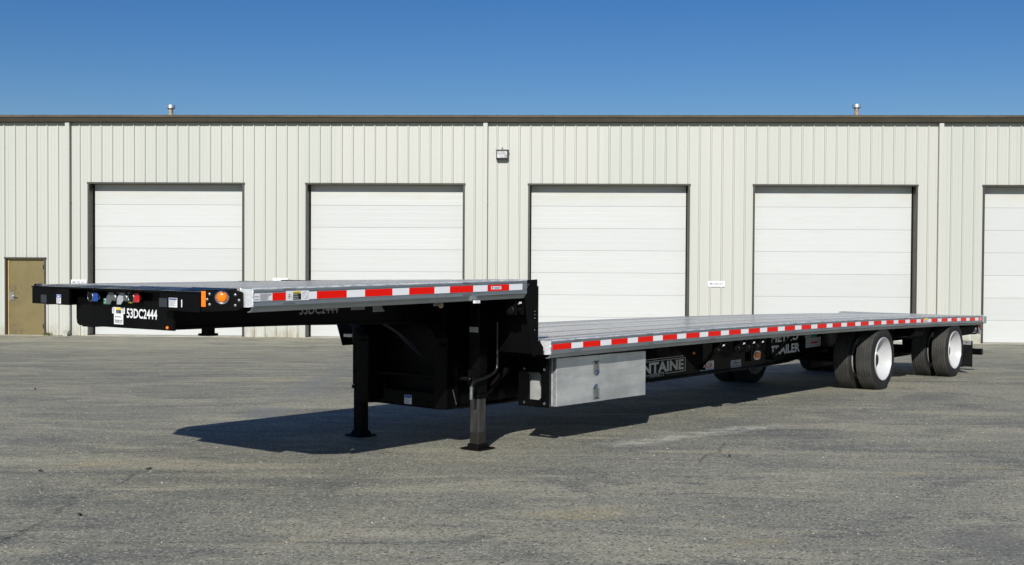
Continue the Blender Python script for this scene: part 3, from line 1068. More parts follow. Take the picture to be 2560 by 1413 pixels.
# ---- rail labels on the front deck
FR = face_near(-0.0012)
zf = ZU0(-1.45)
st = sticker(-1.588, zf - .031, -1.386, zf + .034, FR, "vinyl_white", d=.001)
bars([(-1.527, zf - .027, -1.457, zf + .016)], FR, "vinyl_black", st, .0016, "black_field")
bars([(-1.527, zf + .017, -1.457, zf + .030)], FR, "vinyl_yellow", st, .0016, "yellow_header")
lettering("CAUTION", (-1.488, -.0012, zf + .0235), (1, 0, 0), (0, 0, 1), "vinyl_black", st, .046, .0075, off=.02, depth=.0022)
tri = MB().add([FR(u, z, .0022) for u, z in ((-1.524, zf + .019), (-1.514, zf + .019), (-1.519, zf + .028))], [(0, 1, 2)])
tri.build("warning_triangle", "vinyl_black", st)
for i, tx in enumerate(("Pull strap", "over top of", "trailer only.")):
    lettering(tx, (-1.523, -.0012, zf + .008 - i * .0125), (1, 0, 0), (0, 0, 1), "vinyl_white", st, None, .0085, 'L', off=.015, depth=.0022)
pr = MB().lathe([(.0020, .024), (.0021, .0215)], (-1.42, -.0012, zf + .0015), (0, -1, 0), 24)
pr.add([FR(-1.42 + a, zf + .0015 + b, .0021) for a, b in ((-.0165, .0145), (-.0145, .0165), (.0165, -.0145), (.0145, -.0165))], [(0, 1, 2, 3)])
pr.build("prohibition_mark", "print_grey", st)
bars([(-1.57, zf + .01, -1.55, zf + .013), (-1.575, zf - .004, -1.548, zf - .001), (-1.562, zf - .018, -1.556, zf + .01), (-1.54, zf - .02, -1.537, zf + .002), (-1.575, zf - .015, -1.565, zf - .012)], FR, "print_grey", st)
st = sticker(-1.862, ZU0(-1.8) - .026, -1.704, ZU0(-1.8) + .026, FR, "vinyl_white", d=.001)
bars(print_rows(-1.808, -1.71, ZU0(-1.8) - .024, ZU0(-1.8) + .024, 9), FR, "print_grey", st)
bars([(-1.857, ZU0(-1.8) - .017, -1.815, ZU0(-1.8) - .010), (-1.857, ZU0(-1.8) + .002, -1.815, ZU0(-1.8) + .008)], FR, "vinyl_grey", st)
zf = ZU0(.62)
st = sticker(.560, zf - .012, .690, zf + .013, FR, "vinyl_white", d=.001)
bars([(.568, zf - .008, .573, zf + .008), (.573, zf + .003, .585, zf + .008), (.573, zf - .003, .580, zf)], FR, "vinyl_navy", st)
bars(print_rows(.60, .685, zf - .009, zf + .009, 2), FR, "print_grey", st)
# yellow label near the rear, square reflector at the very end
zf = ZL0(10.75)
st = sticker(10.665, zf - .028, 10.86, zf + .034, FR, "vinyl_white", d=.001)
bars([(10.668, zf + .008, 10.857, zf + .032)], FR, "vinyl_yellow", st, .0016, "yellow_header")
bars(print_rows(10.68, 10.84, zf - .024, zf + .004, 4), FR, "print_grey", st)
zf = ZL0(13.4)
st = sticker(13.375, zf - .022, 13.435, zf + .022, FR, "vinyl_white", d=.001)
bars([(13.39, zf - .010, 13.42, zf + .010)], FR, "tape_red", st, .0018, "red_mark")

# ---- gooseneck and main beams (near beam and far beam)
NB, FB = .806, 1.784


def beam(y, inward):
    """I-beam: deep web, flanges, gooseneck curve down to the drop frame"""
    ro = lambda x: roll(x) * y + .014
    top_u = lambda x: ZU0(x) + .028 + ro(x)
    top_l = lambda x: ZL0(x) + .028 + ro(x)
    low = [(-1.962, 1.262), (-1.3, 1.256), (-.8, 1.247), (.35, 1.212), (.63, 1.196), (.73, 1.170), (.811, 1.13), (.87, 1.06), (.888, .98), (.893, .438)]
    low2 = [(1.1, .430), (2.4, .414), (4.2, .411), (5.9, .404), (6.9, .392), (7.66, .407), (8.28, .46), (8.85, .515), (13.2, .48)]
    m = MB()
    # web as strips between bottom edge and top
    def strip(pts, top, y0, y1):
        for (xa, za), (xb, zb) in zip(pts, pts[1:]):
            if xb - xa < .002:
                continue
            m.add([(x, yy, z) for yy in (y0, y1) for (x, z) in ((xa, za), (xb, zb), (xb, top(xb)), (xa, top(xa)))],
                  [(0, 1, 2, 3), (7, 6, 5, 4), (0, 4, 5, 1), (3, 2, 6, 7), (0, 3, 7, 4), (1, 5, 6, 2)])
    strip([(x, z + (0 if y < 1 else -.02)) for x, z in low[:-1]], top_u, y, y + .012)
    strip([(.8881, .445), (1.25, .432)], top_u, y, y + .012)
    strip([(1.2502, .432)] + low2[1:], top_l, y, y + .012)
    # bottom flange following the lower edge
    path = low + low2
    f0, f1 = y - .062, y + .074
    vs, fs = [], []
    n = 0
    for (x, z) in path:
        z = z + (0 if y < 1 else -.02)
        vs += [(x, f0, z), (x, f1, z), (x, f1, z - .016), (x, f0, z - .016)]
        n += 1
    for i in range(n - 1):
        for k in range(4):
            fs.append((i * 4 + k, i * 4 + (k + 1) % 4, i * 4 + 4 + (k + 1) % 4, i * 4 + 4 + k))
    fs += [(3, 2, 1, 0), (n * 4 - 4, n * 4 - 3, n * 4 - 2, n * 4 - 1)]
    m.add(vs, fs)
    o = m.build("main_beam", "black_enamel", TR)
    return o


b1 = beam(NB, 1)
b2 = beam(FB, -1)
# bolted post where the neck drops, as a channel with bright bolts and slotted edge
for y in (NB, FB):
    po = MB().box(.845, .985, y - .075, y - .063, .425, 1.03).box(.845, .857, y - .062, y + .07, .425, .98).build("drop_post", "black_enamel", TR, bevel=.003)
mm = MB()
for k in range(8):
    MB().lathe([(0, .006), (.004, .005), (.005, 0)], (.905 + .006 * k + .02, NB - .0755, .585 - .017 * k), (0, -1, 0), 8).build("rivet", "cast_metal", po)
# crossmembers under both decks
for x in [-1.5, -1.0, -.5, 0.0, .5]:
    MB().box(x, x + .07, .06, 2.53, ZU0(x) - .05, ZU0(x) + .027).build("crossmember", "black_steel", TR)
x = 1.5
while x < 13.2:
    MB().box(x, x + .06, .06, 2.53, ZL0(x) - .11, ZL0(x) - .022).build("crossmember", "black_steel", TR)
    x += .405
# closing sheets of the deep drop frame
MB().box(1.20, 1.225, .02, 2.30, .93, 1.515).build("step_riser", "black_enamel", TR, bevel=.003)
m = MB().box(1.13, 1.15, .90, 1.76, .50, 1.46)
m.build("bulkhead", "black_steel", TR)
cm = MB().box(.95, .965, .885, 1.92, .415, .54).box(.95, 1.03, .885, 1.92, .40, .4145)
cmo = cm.build("drop_crossmember", "black_enamel", TR, bevel=.003)
FC = face_front(.95)
st = sticker(-1.345, .420, -1.255, .502, FC, "vinyl_white")
bars([(-1.343, .475, -1.257, .50)], FC, "vinyl_blue", st, .0018, "blue_header")
bars(print_rows(-1.338, -1.262, .424, .472, 6), FC, "print_grey", st)
MB().lathe([(0, .05), (.07, .05), (.07, .075), (.085, .075), (.085, 0)], (-1.25, HC, 1.235), (0, 0, -1), 24).build("kingpin", "black_steel", TR, smooth=40)
MB().box(-1.95, -.3, .90, 1.70, 1.266, 1.276).build("coupler_plate", "black_steel", TR)
# diagonal brace and side gusset of the drop frame
MB().obox((1.215, .55, .545), (.43, 0, .300), (-.022, 0, .030), (0, .045, 0)).build("diagonal_brace", "black_steel", TR, bevel=.003)
MB().prism([(1.035, .018, 1.568), (1.205, .018, 1.572), (1.205, .018, 1.05), (1.255, .018, 1.03), (1.296, .018, .985), (1.296, .018, .925), (1.15, .018, .915), (1.06, .018, 1.27), (1.035, .018, 1.445)], (0, .012, 0)).build("step_side_plate", "black_enamel", TR, bevel=.003)
MB().prism([(1.10, 2.56, 1.50), (1.48, 2.56, 1.50), (1.48, 2.56, .866), (1.3235, 2.56, .868), (1.242, 2.56, 1.095), (1.15, 2.56, 1.35)], (0, .012, 0)).build("step_side_plate", "black_enamel", TR, bevel=.003)
for z, x in ((1.53, 1.07), (1.51, 1.055)):
    MB().lathe([(0, .008), (.004, .007), (.005, 0)], (x, .017, z), (0, -1, 0), 10).build("bolt", "cast_metal", TR)
for z in (1.30, 1.27, 1.24, 1.14):
    MB().lathe([(0, .005), (.002, .004), (.003, 0)], (1.17, .017, z), (0, -1, 0), 8).build("rivet", "cast_metal", TR)
# ---- landing legs
LXC = 1.045
for y, nearleg in ((.545, True), (2.01, False)):
    gz = ground_z(LXC, y)
    dz = gz - .09
    m = MB().box(LXC - .058, LXC + .058, y - .058, y + .058, .585 + dz, 1.46)
    m.box(LXC - .064, LXC + .064, y - .064, y + .064, .545 + dz, .584 + dz)
    leg = m.build("landing_leg", "black_enamel", TR, bevel=.008)
    MB().box(LXC - .052, LXC + .052, y - .052, y + .052, gz + .03, .5445 + dz).build("inner_tube", "leg_worn" if nearleg else "black_steel", leg, bevel=.012)
    f = MB().box(LXC - .096, LXC + .096, y - .096, y + .096, gz - .004, gz + .012)
    f.prism([(LXC - .085, y - .06, gz + .0125), (LXC - .06, y - .06, gz + .055), (LXC + .06, y - .06, gz + .055), (LXC + .085, y - .06, gz + .0125)], (0, .12, 0))
    f.build("foot_plate", "black_steel", leg, bevel=.003)
    rod = [(LXC - .106, y - .106, gz + .012), (LXC + .106, y - .106, gz + .012), (LXC + .106, y + .106, gz + .012), (LXC - .106, y + .106, gz + .012), (LXC - .106, y - .106, gz + .012)]
    MB().tube(rod, .006, 6).build("foot_rim", "black_steel", leg)
    MB().box(LXC + .0585, LXC + .20, y - .05, y + .05, .95, 1.36).build("leg_bracket", "black_enamel", leg, bevel=.004)
    if nearleg:
        FL = face_front(LXC - .058)
        st = sticker(-.595, 1.105, -.495, 1.150, FL, "vinyl_grey", parent=leg)
        bars(print_rows(-.59, -.50, 1.11, 1.145, 3), FL, "print_grey", st)
        bx = MB().box(LXC - .085, LXC - .0585, y - .05, y + .05, .64, .78)
        bx.tube([(LXC - .0855, y, .70), (LXC - .16, y - .03, .70)], .018, 10)
        bx.build("gear_box", "black_enamel", leg, bevel=.006)
# cross shaft and folded crank
MB().tube([(LXC - .10, .50, .70), (LXC - .10, 2.0, .68)], .017, 10).build("cross_shaft", "black_steel", TR, smooth=40)
cr = MB().tube([(LXC + .155, .455, 1.19), (LXC + .155, .455, .82), (LXC + .15, .455, .78), (LXC + .12, .455, .75), (LXC + .06, .455, .725), (LXC - .05, .45, .705), (LXC - .14, .445, .70), (LXC - .19, .44, .685), (LXC - .21, .44, .65)], .0135, 10)
crk = cr.build("crank_handle", "crank_steel", TR, smooth=40)
MB().tube([(LXC - .21, .44, .65), (LXC - .213, .44, .54)], .015, 10).build("hand_grip", "cast_metal", crk, smooth=40)

# ---- odds and ends under the front deck
PK = lambda x, z, k=1.0172: (x + (k - 1) * (x + 6.714), 1.75 + (z - 1.75) * k)      # from measured plane to the beam's web
FU = lambda u, z, q: (PK(u, z)[0], NB - .0005 - q, PK(u, z)[1])
for (u0, u1, z0, z1) in ((-.34, -.19, 1.335, 1.375), (-.10, .03, 1.312, 1.378)):
    st = sticker(u0, z0, u1, z1, FU, "vinyl_grey")
    bars(print_rows(u0 + .01, u1 - .01, z0 + .006, z1 - .006, 5), FU, "print_grey", st)
st = sticker(.62, 1.338, .745, 1.40, FU, "vinyl_grey")
bars(print_rows(.63, .735, 1.345, 1.39, 3), FU, "print_grey", st)
lettering("53DC2444", (-.57, NB, 1.346), (1, 0, 0), (0, 0, 1), "vinyl_grey", TR, .40, .075, off=.016)
MB().lathe([(0, .06), (.02, .06), (.02, .045), (.03, .045), (.03, 0)], (.17, NB - .012, 1.365), (0, -1, 0), 20).build("access_cover", "black_steel", TR, smooth=40)
cable = MB()
for k, c in enumerate(((0, 0), (.02, .012))):
    cable.tube([(.1 + c[0], NB + .05, 1.24), (.35 + c[0], NB + .06, 1.12), (.55 + c[0], NB + .07, .98 + c[1]), (.70, NB + .1, .90)], .010, 6)
cable.build("air_hose", "hose_navy", TR, smooth=50)
ch = MB()
for k in range(9):
    z = 1.33 - k * .036
    ch.lathe([(-.004, .010), (0, .014), (.004, .010), (0, .006)], (.80, NB - .082, z), (1, 0, 0) if k % 2 else (0, 1, 0), 10, True)
ch.build("safety_chain", "black_steel", TR, smooth=60)


def winch(x, y, z):
    """strap winch: two cheeks, spool, toothed head"""
    m = MB().box(x - .055, x - .047, y, y + .11, z - .085, z + .045).box(x + .047, x + .055, y, y + .11, z - .085, z + .045).box(x - .0465, x + .0465, y + .02, y + .10, z + .036, z + .044)
    w = m.build("strap_winch", "black_enamel", TR)
    MB().tube([(x - .09, y + .05, z - .045), (x + .07, y + .05, z - .045)], .026, 14).build("spool", "black_steel", w, smooth=40)
    h = MB().lathe([(0, .0), (0, .040), (.022, .040), (.026, .034), (.026, .0)], (x - .056, y + .05, z - .045), (-1, 0, 0), 18)
    h.build("ratchet_head", "black_steel", w, smooth=30)
    MB().box(x - .02, x + .012, y - .004, y - .001, z + .010, z + .026).box(x - .032, x - .0205, y - .004, y - .001, z + .006, z + .012).build("maker_mark", "vinyl_white", w)


winch(1.01, .05, ZU0(1.0) - .155)
for x in (4.55, 5.02, 5.26, 5.48):
    winch(x, .03, ZL0(x) - .155)
# strap hook hung on the upper rail
MB().box(.36, .42, -.004, .02, ZU0(.4) - .118, ZU0(.4) - .095).build("rail_clip", "vinyl_white", TR)
MB().lathe([(0, .022), (.01, .022), (.012, .012), (.02, .012), (.02, 0)], (.06, .10, ZU0(0) - .125), (0, -1, 0), 12).build("air_fitting", "rusty_pipe", TR)

# ---- toolbox
BX0, BX1, BY0, BY1 = 1.640, 3.135, .130, .455
zb0 = lambda x: .424 - .0155 * (x - 1.64)
zb1 = lambda x: .862 - .0140 * (x - 1.64)
ys = [BY0, BY1]


def slab(x0, x1, y0, y1, za0, za1, zb_0, zb_1):
    return MB().add([(x, y, z) for (x, z0, z1) in ((x0, za0, zb_0), (x1, za1, zb_1)) for y in (y0, y1) for z in (z0, z1)],
                    [(0, 1, 3, 2), (4, 6, 7, 5), (0, 4, 5, 1), (2, 3, 7, 6), (0, 2, 6, 4), (1, 5, 7, 3)])


tb = slab(BX0, BX1, BY0 + .014, BY1, zb0(BX0), zb0(BX1), zb1(BX0), zb1(BX1)).build("toolbox", "box_aluminium", TR, bevel=.003)
XS = 2.405
slab(BX0 + .002, XS - .0015, BY0, BY0 + .0135, zb0(BX0) + .002, zb0(XS) + .002, zb1(BX0) - .002, zb1(XS) - .002).build("toolbox_door", "box_aluminium", tb, bevel=.0015)
slab(XS + .004, BX1 - .002, BY0 + .004, BY0 + .0135, zb0(XS) + .003, zb0(BX1) + .002, zb1(XS) - .002, zb1(BX1) - .002).build("toolbox_door", "box_aluminium", tb, bevel=.0015)
hg = MB().tube([(BX0 - .004, BY0 + .05, zb0(BX0) + .004), (BX0 - .004, BY0 + .05, zb1(BX0) - .004)], .006, 8)
hg.box(BX0 - .003, BX0 - .0005, BY0 + .006, BY0 + .092, zb0(BX0) + .004, zb1(BX0) - .004)
hg.build("piano_hinge", "galvanized", tb)
for k in range(7):
    for dy in (.02, .075):
        MB().lathe([(0, .005), (.003, .004), (.004, 0)], (BX0 - .003, BY0 + dy, zb0(BX0) + .04 + k * .062), (-1, 0, 0), 8).build("rivet", "chrome", tb)
for zc, flip in ((.742, 1), (.492, -1)):
    xc = 2.262
    oc = [(xc - .05, zc + .055 * flip), (xc + .05, zc + .055 * flip), (xc + .05, zc - .05 * flip), (xc + .018, zc - .085 * flip), (xc - .018, zc - .085 * flip), (xc - .05, zc - .05 * flip)]
    la = MB().prism([(x, BY0 - .003, z) for x, z in oc], (0, .0028, 0))
    inner = [(xc + (x - xc) * .72, zc + (z - zc) * .76) for x, z in oc]
    n = len(oc)
    # raised rim
    mb_ = MB()
    for i in range(n):
        j = (i + 1) % n
        mb_.add([(oc[i][0], BY0 - .004, oc[i][1]), (oc[j][0], BY0 - .004, oc[j][1]), (oc[j][0] * .86 + xc * .14, BY0 - .010, oc[j][1] * .88 + zc * .12), (oc[i][0] * .86 + xc * .14, BY0 - .010, oc[i][1] * .88 + zc * .12),
                 (inner[j][0], BY0 - .0035, inner[j][1]), (inner[i][0], BY0 - .0035, inner[i][1])], [(0, 1, 2, 3), (3, 2, 4, 5)])
    lo = la.build("latch", "slot_grey", tb)
    mb_.build("latch_rim", "chrome", tb)
    pd = MB().box(xc - .022, xc + .022, BY0 - .012, BY0 - .0032, zc - .035, zc + .03)
    pd.tube([(xc, BY0 - .012, zc - .02 * flip), (xc, BY0 - .017, zc - .02 * flip)], .009, 10)
    pd.build("latch_paddle", "cast_metal", tb, bevel=.004)
# black end bracket with the round-cornered window
BRX = 1.50
y0, y1, z0, z1 = .112, .452, .428, .868
wy0, wy1, wz0, wz1 = .198, .352, .492, .736
r_ = .022
inner = [(wy0 + r_, wz0), (wy1 - r_, wz0), (wy1, wz0 + r_), (wy1, wz1 - r_), (wy1 - r_, wz1), (wy0 + r_, wz1), (wy0, wz1 - r_), (wy0, wz0 + r_)]
outer = [(wy0 + r_, z0), (wy1 - r_, z0), (y1, wz0 + r_), (y1, wz1 - r_), (wy1 - r_, z1), (wy0 + r_, z1), (y0, wz1 - r_), (y0, wz0 + r_)]
corners = {1: (y1, z0), 3: (y1, z1), 5: (y0, z1), 7: (y0, z0)}
mb = MB()
for i in range(8):
    j = (i + 1) % 8
    ring = [outer[i]] + ([corners[i]] if i in corners else []) + [outer[j], inner[j], inner[i]]
    mb.prism([(BRX, a, b) for a, b in ring], (.010, 0, 0))
bk = mb.build("toolbox_bracket", "black_enamel", TR)
MB().box(BRX + .0105, BX0 + .02, y1 - .010, y1, z0, z1).build("bracket_flange", "black_enamel", bk)
for a, b in ((.163, .768), (.391, .764), (.161, .465), (.389, .464)):
    MB().lathe([(0, .016), (.003, .016), (.004, .011), (.011, .010), (.012, 0)], (BRX, a, b), (-1, 0, 0), 6).build("bolt", "chrome", bk)

# ---- decals on the near beam
fx = lambda x: x + .006 * (x + 6.7)
FD = FU
ln_ = MB()
zl_ = lambda x: -.0008 * (x - 4.2)
for (xa, xb, za, zb) in ((3.62, 4.86, .654, .660), (3.62, 4.868, .631, .638), (3.62, 4.10, .479, .486), (4.42, 4.868, .479, .486), (4.857, 4.868, .4865, .6305), (3.62, 3.631, .4865, .6305)):
    ln_.add([FD(x, z, .0012) for x, z in ((xa, za), (xb, za), (xb, zb), (xa, zb))], [(0, 1, 2, 3)])
ln_.build("decal_frame", "vinyl_silver", TR)
PT = lambda x, z: (PK(x, z)[0], NB, PK(x, z)[1])
lettering("FONTAINE", PT(4.235, .562), (1, 0, 0), (0, 0, 1), "vinyl_silver", TR, 1.21, .122, off=.034)
lettering("INFINITY", PT(4.26, .479), (1, 0, 0), (0, 0, 1), "vinyl_silver", TR, .30, .045)
st = sticker(5.215, .452, 5.53, .556, FD, "vinyl_white")
lettering("RASR", (PT(5.372, .502)[0], NB - .0012, PT(5.372, .502)[2]), (1, 0, 0), (0, 0, 1), "vinyl_redprint", st, .27, .062, off=.02)
bars([(5.23, .456, 5.515, .464), (5.30, .541, 5.47, .547)], FD, "vinyl_blue", st)
st = sticker(5.95, .435, 6.215, .527, FD, "vinyl_grey")
bars([(6.0, .487, 6.17, .494), (6.06, .494, 6.085, .51), (6.10, .480, 6.115, .487)], FD, "vinyl_black", st)
bars([(5.97, .447, 6.195, .462)], FD, "print_grey", st)
lettering("METRO", PT(7.43, .742), (1, 0, 0), (0, 0, 1), "vinyl_silver", TR, .83, .122, off=.034)
lettering("TRAILER", PT(7.45, .584), (1, 0, 0), (0, 0, 1), "vinyl_silver", TR, .89, .122, off=.034)
st = sticker(8.05, .695, 8.42, .765, FD, "vinyl_grey")
bars([(8.24, .70, 8.41, .76)], FD, "vinyl_green", st)
st = sticker(8.07, .560, 8.56, .69, FD, "vinyl_grey")
bars([(8.24, .61, 8.46, .635)], FD, "vinyl_redprint", st)
# outrigger gussets and struts between beam and rail
def vee(xa, za, pts, d, arm):
    """V-shaped outrigger: filled plate ahead of the foot, open strut behind it"""
    o = MB().prism([(x, .50, z) for x, z in pts], (0, .012, 0))
    o.box(xa - .01, xa + .03, .44, .56, za - .006, za + .02)
    g = o.build("outrigger", "black_matt", TR)
    xb, zb = arm
    dd = Vector((xb - xa, 0, zb - za))
    n_ = Vector((-dd.z, 0, dd.x)).normalized()
    MB().obox((xa, .50, za), dd, n_ * .035, (0, .010, 0)).obox((xa, .485, za), dd, n_ * -.006, (0, .025, 0)).build("strut", "black_steel", g)


vee(4.86, .512, [(4.33, .84), (4.33, .80), (4.82, .508), (4.93, .508), (4.93, .84)], 0, (5.42, .80))
vee(6.61, .515, [(6.30, .82), (6.30, .76), (6.58, .512), (6.66, .512), (6.66, .82)], 0, (7.36, .80))
# mid turn lamp
MB().box(5.56, 5.74, .222, .30, .57, .78).build("lamp_bracket", "black_enamel", TR)
ml = MB()
oval = lambda rx, rz_: [(5.70 + rx * math.copysign(abs(math.cos(a)) ** .8, math.cos(a)), .635 + rz_ * math.copysign(abs(math.sin(a)) ** .8, math.sin(a))) for a in [2 * math.pi * i / 20 for i in range(20)]]
ml.prism([(x, .208, z) for x, z in oval(.088, .055)], (0, .013, 0))
mlo = ml.build("turn_lamp", "chrome", TR, bevel=.004)
MB().prism([(x, .196, z) for x, z in oval(.066, .038)], (0, .0118, 0)).build("lens", "lens_amber", mlo, bevel=.006)
MB().box(4.70, 4.735, .49, .4995, .69, .715).build("amber_reflector", "lens_amber", TR)

# ---- running gear
AX = [9.19, 12.24]
TYRE_R = .437


def tyre_mesh():
    p = [(-.075, .292), (-.108, .305), (-.125, .345), (-.124, .385), (-.117, .412), (-.108, .4275)]
    tread = []
    hw = .104
    grooves = [-.072, -.036, 0, .036, .072]
    tread.append((-hw, .432))
    for g in grooves:
        tread += [(g - .006, .4365), (g - .0045, .426), (g + .0045, .426), (g + .006, .4365)]
    tread.append((hw, .432))
    q = [(-h, r) for h, r in p[::-1]]
    return p, tread, q


def wheel_proto(name_only=False):
    """wheel about the origin, outer face towards -y"""
    root = MB()
    rim = MB().lathe([(-.118, .303), (-.124, .300), (-.124, .294), (-.112, .289), (-.098, .283), (-.05, .262), (.055, .258), (.068, .245), (.074, .20), (.074, .10), (.085, .10), (.085, .26), (.11, .285), (.118, .303), (.10, .296), (-.10, .296)],
                     (0, 0, 0), (0, 1, 0), 64, True)
    ro = rim.build("wheel", "white_enamel", None, smooth=35)
    p, tr, q = tyre_mesh()
    ty = MB().lathe(p + [tr[0]], (0, 0, 0), (0, 1, 0), 72)
    ty.lathe([tr[-1]] + q, (0, 0, 0), (0, 1, 0), 72)
    ty.lathe([q[-1], p[0]], (0, 0, 0), (0, 1, 0), 72)
    tyo = ty.build("tyre", "tyre_rubber", ro, smooth=35)
    tm = MB().lathe(tr, (0, 0, 0), (0, 1, 0), 72)
    # sipes: short cross cuts at the shoulders
    for k in range(72):
        a = 2 * math.pi * (k + .5) / 72
        u, w = Vector((math.cos(a), 0, math.sin(a))), Vector((-math.sin(a), 0, math.cos(a)))
        for h0, h1 in ((-.103, -.082), (.082, .103), (-.064, -.05), (.05, .064)):
            c0 = u * .4345
            tm.add([c0 + Vector((0, h0, 0)) - w * .004, c0 + Vector((0, h1, 0)) - w * .004, c0 + Vector((0, h1, 0)) + w * .004 + u * .003, c0 + Vector((0, h0, 0)) + w * .004 + u * .003], [(0, 1, 2, 3)])
    tro = tm.build("tread", "tread_rubber", ro, smooth=35)
    return ro


wheel0 = wheel_proto()
wheel0_children = list(wheel0.children)
first = True
for ai, ax in enumerate(AX):
    for y, flip in ((.155, False), (.485, True), (W - .485, False), (W - .155, True)):
        gz = ground_z(ax, y)
        if first:
            o = wheel0
        else:
            o = wheel0.copy()
            COL.objects.link(o)
            for c in wheel0_children:
                d = c.copy()
                COL.objects.link(d)
                d.parent = o
        first = False
        o.parent = TR
        o.location = Vector((ax, y, gz + TYRE_R - .006)) - PW[TR]
        o.rotation_euler = (0, 0.35 * len(TR.children) % 6.28, math.pi if flip else 0)
        PW[o] = Vector((ax, y, gz + TYRE_R))
    gz = ground_z(ax, HC) + TYRE_R - .006
    axo = MB().tube([(ax, .30, gz), (ax, W - .30, gz)], .065, 16).build("axle", "black_steel", TR, smooth=40)
    for y, sg in ((.30, 1), (W - .30, -1)):
        MB().lathe([(-.16, .0), (-.16, .085), (-.13, .11), (-.06, .115), (-.05, .16), (.0, .165), (.02, .21), (.28, .21), (.28, .07)], (ax, y, gz), (0, sg, 0), 28).build("hub", "black_steel", axo, smooth=40)
    for y in (NB + .05, FB - .05):
        MB().prism([(ax - .62, y, ZL0(ax) - .12), (ax - .48, y, ZL0(ax) - .12), (ax - .50, y, gz + .02), (ax - .60, y, gz + .02)], (0, .06, 0)).box(ax - .58, ax + .42, y + .005, y + .055, gz - .12, gz - .02).build("trailing_arm", "black_steel", TR)
        MB().lathe([(0, .10), (.04, .13), (.12, .135), (.18, .12), (.22, .09)], (ax + .36, y + .03, gz), (0, 0, 1), 20).build("air_spring", "rubber_black", TR, smooth=60)
    MB().tube([(ax + .28, .80, gz - .02), (ax + .28, .80, gz + .18)], .075, 14).build("brake_chamber", "black_steel", TR, smooth=40)
    MB().tube([(ax + .28, W - .80, gz - .02), (ax + .28, W - .80, gz + .18)], .075, 14).build("brake_chamber", "black_steel", TR, smooth=40)
MB().lathe([(0, 0), (0, .10), (.03, .13), (.9, .13), (.93, .10), (.93, 0)], (10.2, HC - .3, .40), (1, 0, 0), 20).build("air_tank", "black_steel", TR, smooth=40)
MB().box(10.55, 10.95, .09, .40, .62, .76).build("valve_box", "black_matt", TR)

# ---- tail
zr = ZL0(13.46)
for y, par in ((0.0, rc), (W - .125, rd)):
    MB().box(LX1 + .002, LX1 + .075, y, y + .125, zr - .062 + (0 if y < 1 else -.05), zr + .058 + (0 if y < 1 else -.05)).build("rail_tail", "weld_bright", par, bevel=.006)
MB().box(LX1 + .078, LX1 + .25, .012, 2.578, zr - .085, zr + .035).build("tail_sill", "galvanized", TR, bevel=.004)
MB().box(12.60, 13.50, .062, .085, .535, zr - .105).build("tail_side_panel", "black_matt", TR, bevel=.003)
MB().box(13.40, 13.50, .0855, 2.50, .52, zr - .105).build("tail_beam", "black_enamel", TR)
tl = MB().prism([(13.50, .06, .705), (13.64, .06, .705), (13.66, .06, .68), (13.66, .06, .515), (13.58, .06, .515), (13.54, .06, .58)], (0, .03, 0)).build("tail_bracket", "galvanized", TR, bevel=.003)
MB().lathe([(0, .044), (.008, .044), (.014, .034), (.016, 0)], (13.57, .059, .657), (0, -1, 0), 20).build("tail_lamp", "lens_red", tl, smooth=50)
MB().lathe([(0, .020), (.006, .018), (.008, 0)], (13.62, .059, .60), (0, -1, 0), 14).build("tail_lamp", "lens_red", tl, smooth=50)
FT = face_near(.062)
bars([(13.20, .555, 13.40, .562), (13.24, .575, 13.41, .579), (13.27, .592, 13.41, .596)], FT, "vinyl_grey", TR, .001, "decal")
MB().add([FT(u, z, .001) for u, z in ((13.30, .61), (13.42, .605), (13.37, .645))], [(0, 1, 2)]).build("decal", "vinyl_grey", TR)
MB().box(13.22, 13.28, .06, .0615, .682, .70).build("decal", "vinyl_grey", TR)
# mud flaps and underride bar
for y in (.02, W - .64):
    fl = MB().box(13.06, 13.072, y, y + .62, .0, .43).build("mud_flap", "rubber_black", TR)
    MB().box(13.055, 13.0595, y + .02, y + .60, .365, .425).build("flap_plate", "galvanized", fl)
    MB().prism([(13.0545, y + .12, .40), (13.0545, y + .06, .39), (13.0545, y + .10, .412)], (-.001, 0, 0)).build("emblem", "vinyl_black", fl)
    MB().box(13.06, 13.07, y + .25, y + .37, .431, .55).build("flap_hanger", "black_steel", fl)
MB().box(13.52, 13.62, .015, 2.575, .17, .275).build("underride_bar", "black_enamel", TR, bevel=.004)
for y in (.55, W - .63):
    MB().box(13.50, 13.519, y, y + .08, .17, .56).build("underride_post", "black_enamel", TR)

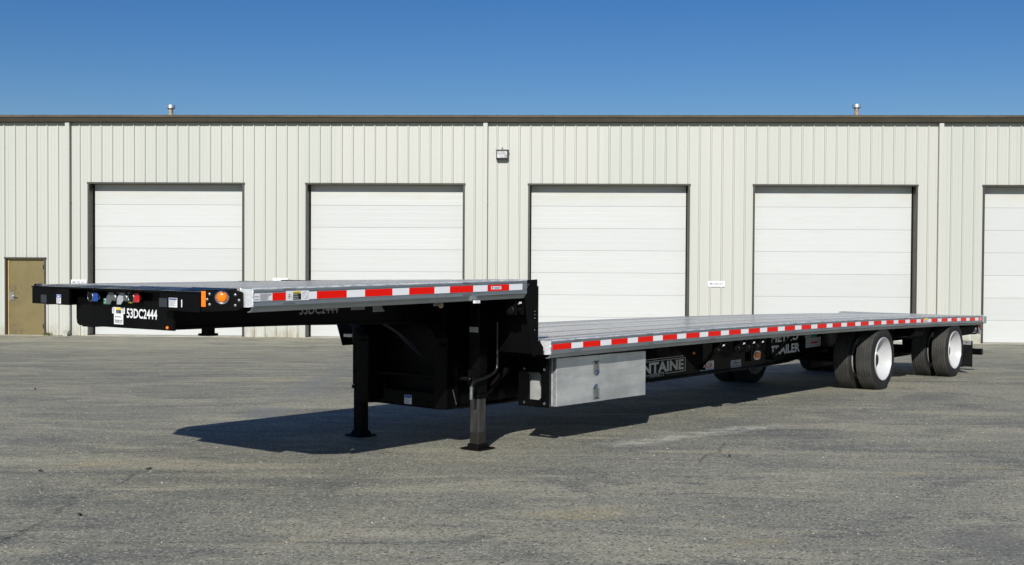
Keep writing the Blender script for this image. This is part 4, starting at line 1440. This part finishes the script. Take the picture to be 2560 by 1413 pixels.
# ------------------------------------------------------------------ loose bits on the yard
gr = MB()
for i in range(2600):
    s = rnd.random()
    x = -6.7 + 9.5 * rnd.random() ** .8 * 2.0
    y = -5.5 + 20 * rnd.random()
    if (Vector((x, y, 0)) - WB).dot(WNRM) < .4:
        continue
    r = rnd.choice((.003, .004, .004, .005, .006, .008)) * rnd.uniform(.8, 1.3)
    z = ground_z(x, y)
    a = rnd.uniform(0, 6.28)
    ca, sa = math.cos(a) * r, math.sin(a) * r
    gr.add([(x + ca, y + sa, z), (x - sa, y + ca, z), (x - ca, y - sa * .8, z), (x + sa * .8, y - ca, z), (x + ca * .1, y, z + r * 1.1), (x - ca * .3, y + sa * .2, z + r * .9)],
           [(0, 1, 4), (1, 5, 4), (1, 2, 5), (2, 3, 5), (3, 0, 4), (3, 4, 5)])
o = gr.build("loose_gravel", "stone_pale")
o['kind'] = 'stuff'
DB = [(1.75, 9.22, .10, .9, "dark scrap lying on the asphalt left of the nose, nearest the wall"),
      (-1.43, 1.80, .055, .2, "dark twig scrap on the asphalt just below the tip of the trailer's shadow"),
      (-2.78, .53, .042, 1.3, "dark scrap in the left foreground close to a crack in the asphalt"),
      (-2.02, 2.35, .038, 2.0, "small dark scrap lying near the left edge of the picture, above the crack"),
      (2.02, -1.40, .05, .5, "small dark leaf scrap on the open asphalt to the right of the near landing leg")]
for (x, y, ln, a, lab) in DB:
    z = ground_z(x, y)
    m = MB()
    d = Vector((math.cos(a), math.sin(a), 0))
    n_ = Vector((-d.y, d.x, 0))
    pts = [Vector((x, y, z + .004)) + d * (ln * (i / 6 - .5)) + n_ * rnd.uniform(-.006, .006) + Vector((0, 0, rnd.uniform(0, .012))) for i in range(7)]
    m.tube(pts, [.002, .006, .008, .009, .007, .006, .002], 6)
    m.add([pts[3] + d * .014, pts[3] + n_ * .014 + Vector((0, 0, .009)), pts[3] - d * .01 + n_ * .004, pts[3] + n_ * -.01 + Vector((0, 0, .005))], [(0, 1, 2), (0, 2, 3)])
    tag(m.build("scrap", "debris_dark"), lab, "litter", "dark scraps scattered on the yard")
